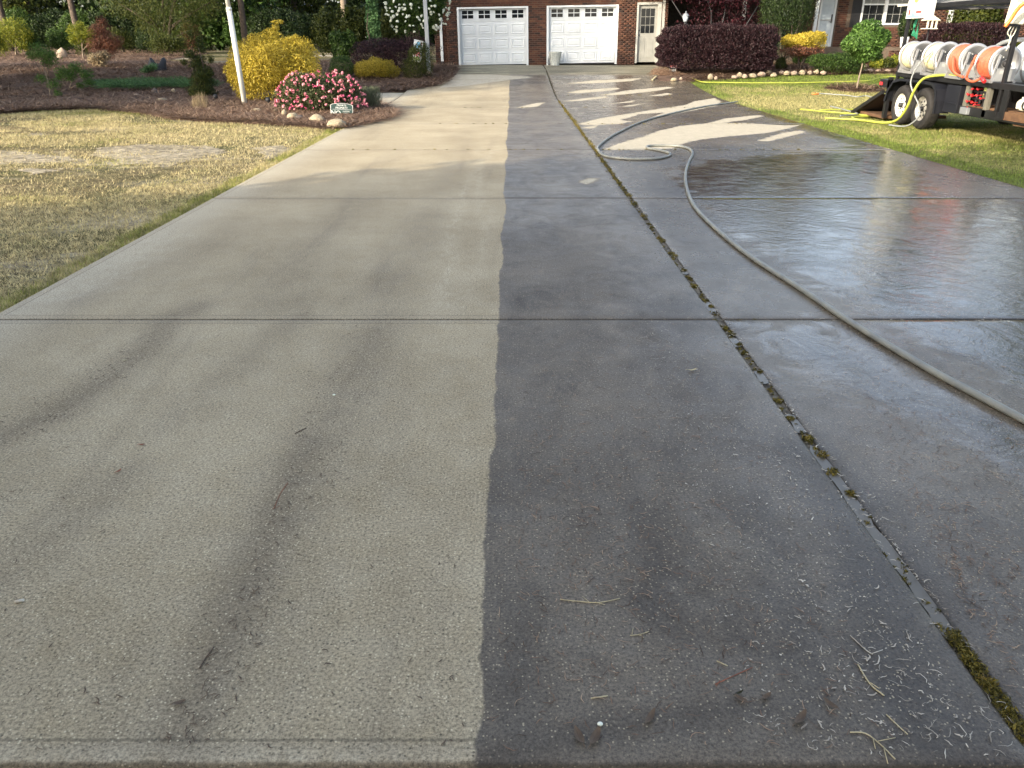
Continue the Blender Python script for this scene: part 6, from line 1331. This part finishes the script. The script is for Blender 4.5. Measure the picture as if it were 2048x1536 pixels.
q = at(1858, 58, 24); bf = empty('bird_feeder', q, label='small cream bird feeder with pitched roof before the right brick wall', cat='bird feeder')
p = MB(); p.box(-.17, .17, -.15, .15, 0, .02); p.build('tray', MT['cream'], bf)
for sx_ in (-.12, 0, .12): p = MB(); p.box(sx_ - .02, sx_ + .02, -.13, -.10, .02, .22); p.build('feeder_post', MT['cream'], bf)
p = MB(); p.poly([(-.2, -.18, .22), (.2, -.18, .22), (0, 0, .38)]).poly([(.2, -.18, .22), (.2, .18, .22), (0, 0, .38)]).poly([(.2, .18, .22), (-.2, .18, .22), (0, 0, .38)]).poly([(-.2, .18, .22), (-.2, -.18, .22), (0, 0, .38)]); p.build('roof', MT['cream'], bf)
p = MB(); p.tube([(0, 0, -(q.z - gz(24)) - .1), (0, 0, 0)], .02, 6); p.build('pole', MT['blackmat'], bf)
q = at(2022, 48, 12.45); cb = empty('controller_box', (q.x, q.y, q.z), label='cream control box with sockets fixed on the inner side of the thick post', cat='control box'); cb.rotation_euler = (0, math.radians(4), 0)
p = MB(); p.box(-.06, .16, -.05, .08, 0, .36); p.build('case', MT['cream'], cb, .012); p = MB(); p.box(-.04, .03, -.054, -.05, .29, .325); p.build('badge', MT['print_grey'], cb); p = MB(); p.box(-.02, .10, -.04, .06, -.03, 0); p.build('cable_glands', MT['blackmat'], cb)
p = MB(); 
for k in range(3): p.tube(catmull([(.02 + .04 * k, 0, -.02), (-.01 + .05 * k, 0, -.12), (.06, 0, -.2), (.05, 0, -.36)], 5), .008, 6)
p.build('cable', MT['cream'], cb)
p = MB(); p.tube(catmull([at(2010, 54, 12.3), at(2022, 38, 12.28), at(2034, 20, 12.25), at(2052, 4, 12.2), at(2080, -8, 12.2)], 6), .026, 10); tag(p.build('orange_handle', MT['orange']), 'bright orange curved handle crossing the cream control box', 'handle')

# ------------------------------------------------------------------ BACKGROUND TREES AND BUILDINGS
def big_tree(name, label, x, y, H_, R_, z0, lf, n, size, seed, bark='bark', tr_=.22, cat='tree', group=None, nb=9, aspect=.5, flat=.35, **k):
    rr_ = random.Random(seed); g0 = gz(y); o = empty(name, (x, y, g0), label=label, cat=cat, group=group); bl = []; tips = []
    for i in range(nb):
        t = i / max(1, nb - 1); a = rr_.uniform(0, 2 * PI); q = R_ * (1 - .6 * t) * rr_.uniform(.3, .65)
        p_ = (q * math.cos(a), q * math.sin(a), z0 + (H_ - z0) * (t * .85 + .08)); bl.append((*p_, R_ * rr_.uniform(.45, .62) * (1.1 - .4 * t), R_ * rr_.uniform(.45, .62) * (1.1 - .4 * t), (H_ - z0) * rr_.uniform(.13, .2) * (1 + flat))); tips.append(p_)
    leaves('crown', bl, n, size, LF[lf], o, seed, aspect, shell=.75, amp=.12, **k)
    p = MB(); p.tube(catmull([(0, 0, -.3), (rr_.uniform(-.1, .1), 0, H_ * .3), (rr_.uniform(-.2, .2), .1, H_ * .6), (0, 0, H_ * .92)], 4), [tr_ * (1 - .85 * i / 12) for i in range(13)], 8); p.build('trunk', MT[bark], o)
    p = MB()
    for t in tips: s = Vector((0, 0, max(z0 * .6, t[2] - .25 * H_ * .3))); p.tube([s, s.lerp(Vector(t), .6) + Vector((0, 0, -.1)), Vector(t)], [tr_ * .35, tr_ * .22, tr_ * .08], 5)
    p.build('limb', MT[bark], o); return o
# evergreen hedge row behind the bed
hedge_lab = ['far left', 'left', 'middle']
for i, (a, yt, w_, lf, lab) in enumerate(((-20, 30, 90, 'dark', 'dark evergreen at the far left, behind the multi stemmed shrub'), (45, 20, 80, 'green', 'bushy evergreen with lighter top behind the gold topped shrub'), (105, 24, 80, 'dark', 'dense evergreen behind the green rounded shrub'), (160, 22, 78, 'green', 'bushy evergreen behind the arching shrub'), (215, 28, 70, 'dark', 'dark evergreen right of the rusty conifer'), (262, 20, 80, 'dark', 'very dark evergreen behind the leafless pale shrub'),
    (395, 34, 60, 'green', 'mid green bush behind the young conifer'), (425, 18, 70, 'green', 'green bush with pale tips left of the flagpole'), (478, 22, 72, 'green', 'rounded green bush right behind the flagpole'), (530, 20, 70, 'dark', 'dark bush above the golden shrub left shoulder'), (600, 28, 60, 'dark', 'dark bush above the golden shrub right shoulder'), (640, 40, 60, 'olive', 'olive bush between golden shrub and purple hedge'))):
    shr('evergreen_bush', lab, 'bush', (a - w_ / 2 - 6, a + w_ / 2 + 6, yt - 8, 101 if a < 300 else 100), LF[lf], 11000, .11, 200 + i, depth=.7, sub=6, amp=.12, shell=.5, push=.5 + (i % 3) * .5)
for i, (a, yt, w_, lf, lab, Yb) in enumerate(((668, 10, 70, 'olive', 'tall loose olive tree above the boxwood', 118), (715, 5, 60, 'olive', 'tall thin olive tree with pale trunk behind the purple hedge', 120), (752, -40, 34, 'juniper', 'narrow dark cypress behind the purple hedge', 122), (785, 10, 50, 'olive', 'olive tree filling behind the white flowered viburnum', 118), (690, 60, 60, 'green', 'leafy green shrub right of the golden shrub top', 124), (575, 10, 70, 'dark', 'dark tree behind the golden shrub crown', 105))):
    shr('background_tree', lab, 'tree', (a - w_ / 2, a + w_ / 2, yt, Yb), LF[lf], 7500, .12, 230 + i, depth=.7, sub=6, amp=.14, shell=.7, zlo=.05, push=1.0)
# wood behind
rr = random.Random(5); TL = ['tall dark tree', 'tall mid green tree', 'tall pine like tree', 'tall leafy tree']
k = 0
for x in np.arange(-62, 34, 6.0):
    y = 56 + rr.uniform(-4, 10); kind = ('dark', 'green', 'olive')[k % 3]
    x = x + rr.uniform(-2, 2); pxx = CX + F * x / (y * CP)
    mark = min([(abs(pxx - a), t_) for a, t_ in ((-400, 'far outside the left edge'), (-100, 'just outside the left edge'), (20, 'above the multi stemmed shrub'), (110, 'above the green rounded shrub'), (205, 'above the rusty conifer'), (285, 'above the leafless pale shrub'), (400, 'above the young conifer'), (480, 'behind the flagpole'), (560, 'above the golden shrub'), (640, 'above the gap right of the golden shrub'), (700, 'above the boxwood'), (760, 'behind the narrow cypress'), (840, 'behind the white flowered viburnum'), (950, 'hidden behind the left garage door'), (1160, 'hidden behind the right garage door'), (1330, 'hidden behind the side door'), (1500, 'hidden behind the porch'), (1750, 'hidden behind the house window'))])[1]
    big_tree('woodland_tree', ('tall %s tree of the far wood, ' % {'dark': 'dark', 'green': 'mid green', 'olive': 'olive'}[kind]) + mark, x, y, rr.uniform(11, 15), 4.4, .2, kind, 8500, .32, 300 + k, cat='tree', group='trees of the wood in the background', tr_=.25, nb=11); k += 1
for (a, lab) in ((13, 'bare brown trunk at the far left above the shrubs'), (155, 'brown trunk above the arching shrub'), (487, 'brown trunk right of the flagpole top'), (690, 'pale slender trunk above the boxwood')):
    q = at(a, 60, 48); big_tree('pine_tree', lab, q.x, 48, 15, 3.2, 6.5, 'dark', 4200, .35, 400 + a, cat='pine', tr_=.20, bark='palebark' if a == 690 else 'bark')
for i, (a, b_, Y_, w_, h_, lab) in enumerate(((690, 33, 72, 9, 2.2, 'long low white building glimpsed through trees left of the viburnum'), (212, 34, 74, 2.6, 3.5, 'white building glimpsed through the trees above the rusty conifer'), (3, 48, 70, 2.2, 3.0, 'white building corner glimpsed at the far left edge'))):
    q = at(a, b_, Y_); o = empty('white_building', (q.x, Y_, gz(Y_)), label=lab, cat='building'); p = MB(); p.box(-w_ / 2, w_ / 2, 0, 6, -.3, h_); p.build('wall', MT['white'], o); p = MB(); p.poly([(-w_ / 2 - .3, -.4, h_), (w_ / 2 + .3, -.4, h_), (w_ / 2 + .3, 3, h_ + 1), (-w_ / 2 - .3, 3, h_ + 1)]).poly([(w_ / 2 + .3, 6.4, h_), (-w_ / 2 - .3, 6.4, h_), (-w_ / 2 - .3, 3, h_ + 1), (w_ / 2 + .3, 3, h_ + 1)]); p.build('roof', MT['galv'], o)
r_ = rngd(77); n = 42000; P = np.column_stack([r_.uniform(-75, 40, n), r_.uniform(70, 76, n), gz(72) + 11 * r_.random(n) ** 1.2]); A = unit(r_, n); B = np.cross(A, unit(r_, n)); B /= np.linalg.norm(B, axis=1)[:, None]; L = .75 * r_.uniform(.6, 1.3, n)
V, Fc = leaf_faces(P, A, B, L, L * .6, r_); tag(npmesh('distant_wood', V, Fc, LF['dark'], None, rnd=r_.random(n)), 'dark far wood closing the view behind the trees', kind='stuff')
# unseen trees added outside the picture to shade the place; others mirrored in the puddle
for i, (x, y, H_, R_, z0, n) in enumerate(((-10.5, -6.5, 9.0, 4.6, 2.2, 15000), (-6.0, -11, 9.4, 4.6, 2.2, 15000), (-13.0, -2.8, 8.0, 2.9, 2.0, 11000), (-1.0, -13.5, 9.5, 4.4, 2.4, 12000), (-8.0, -4.5, 6.2, 3.4, 1.4, 10000), (-11.0, -.8, 6.0, 2.8, 1.3, 9000), (-5.5, -7.5, 6.4, 3.2, 1.4, 9000),
        (-19.5, 14.0, 15, 4.0, 5, 8000), (-18, 20.0, 15, 4.0, 5, 8000), (-17.0, 16.5, 9, 3.0, 2.0, 9000), (-21, 20.5, 9, 3.4, 2, 9000), (-9.2, -2.6, 7.0, 2.8, 1.6, 10000), (-12.5, -6.0, 10, 4.2, 2, 12000), (-23, 9, 14, 4.0, 4, 7000), (-22, 26, 14, 4, 3, 7000))):
    big_tree('offscreen_tree', 'leafy unseen tree added for shade outside the left of the picture', x, y, H_, R_, z0, 'green' if i % 2 else 'olive', n, .36, 500 + i, group='added shade trees left of the picture', nb=12)
for i, (x, y, H_, lab) in enumerate(((19.5, 22, 12, 'tall leafy tree right of the picture, mirrored in the puddle'), (27, 36, 13, 'tall tree behind the right end of the house'))):
    big_tree('offscreen_tree', lab, x, y, H_, 4.0, 3, 'green', 8000, .32, 520 + i, nb=12)
bpy.context.view_layer.update()
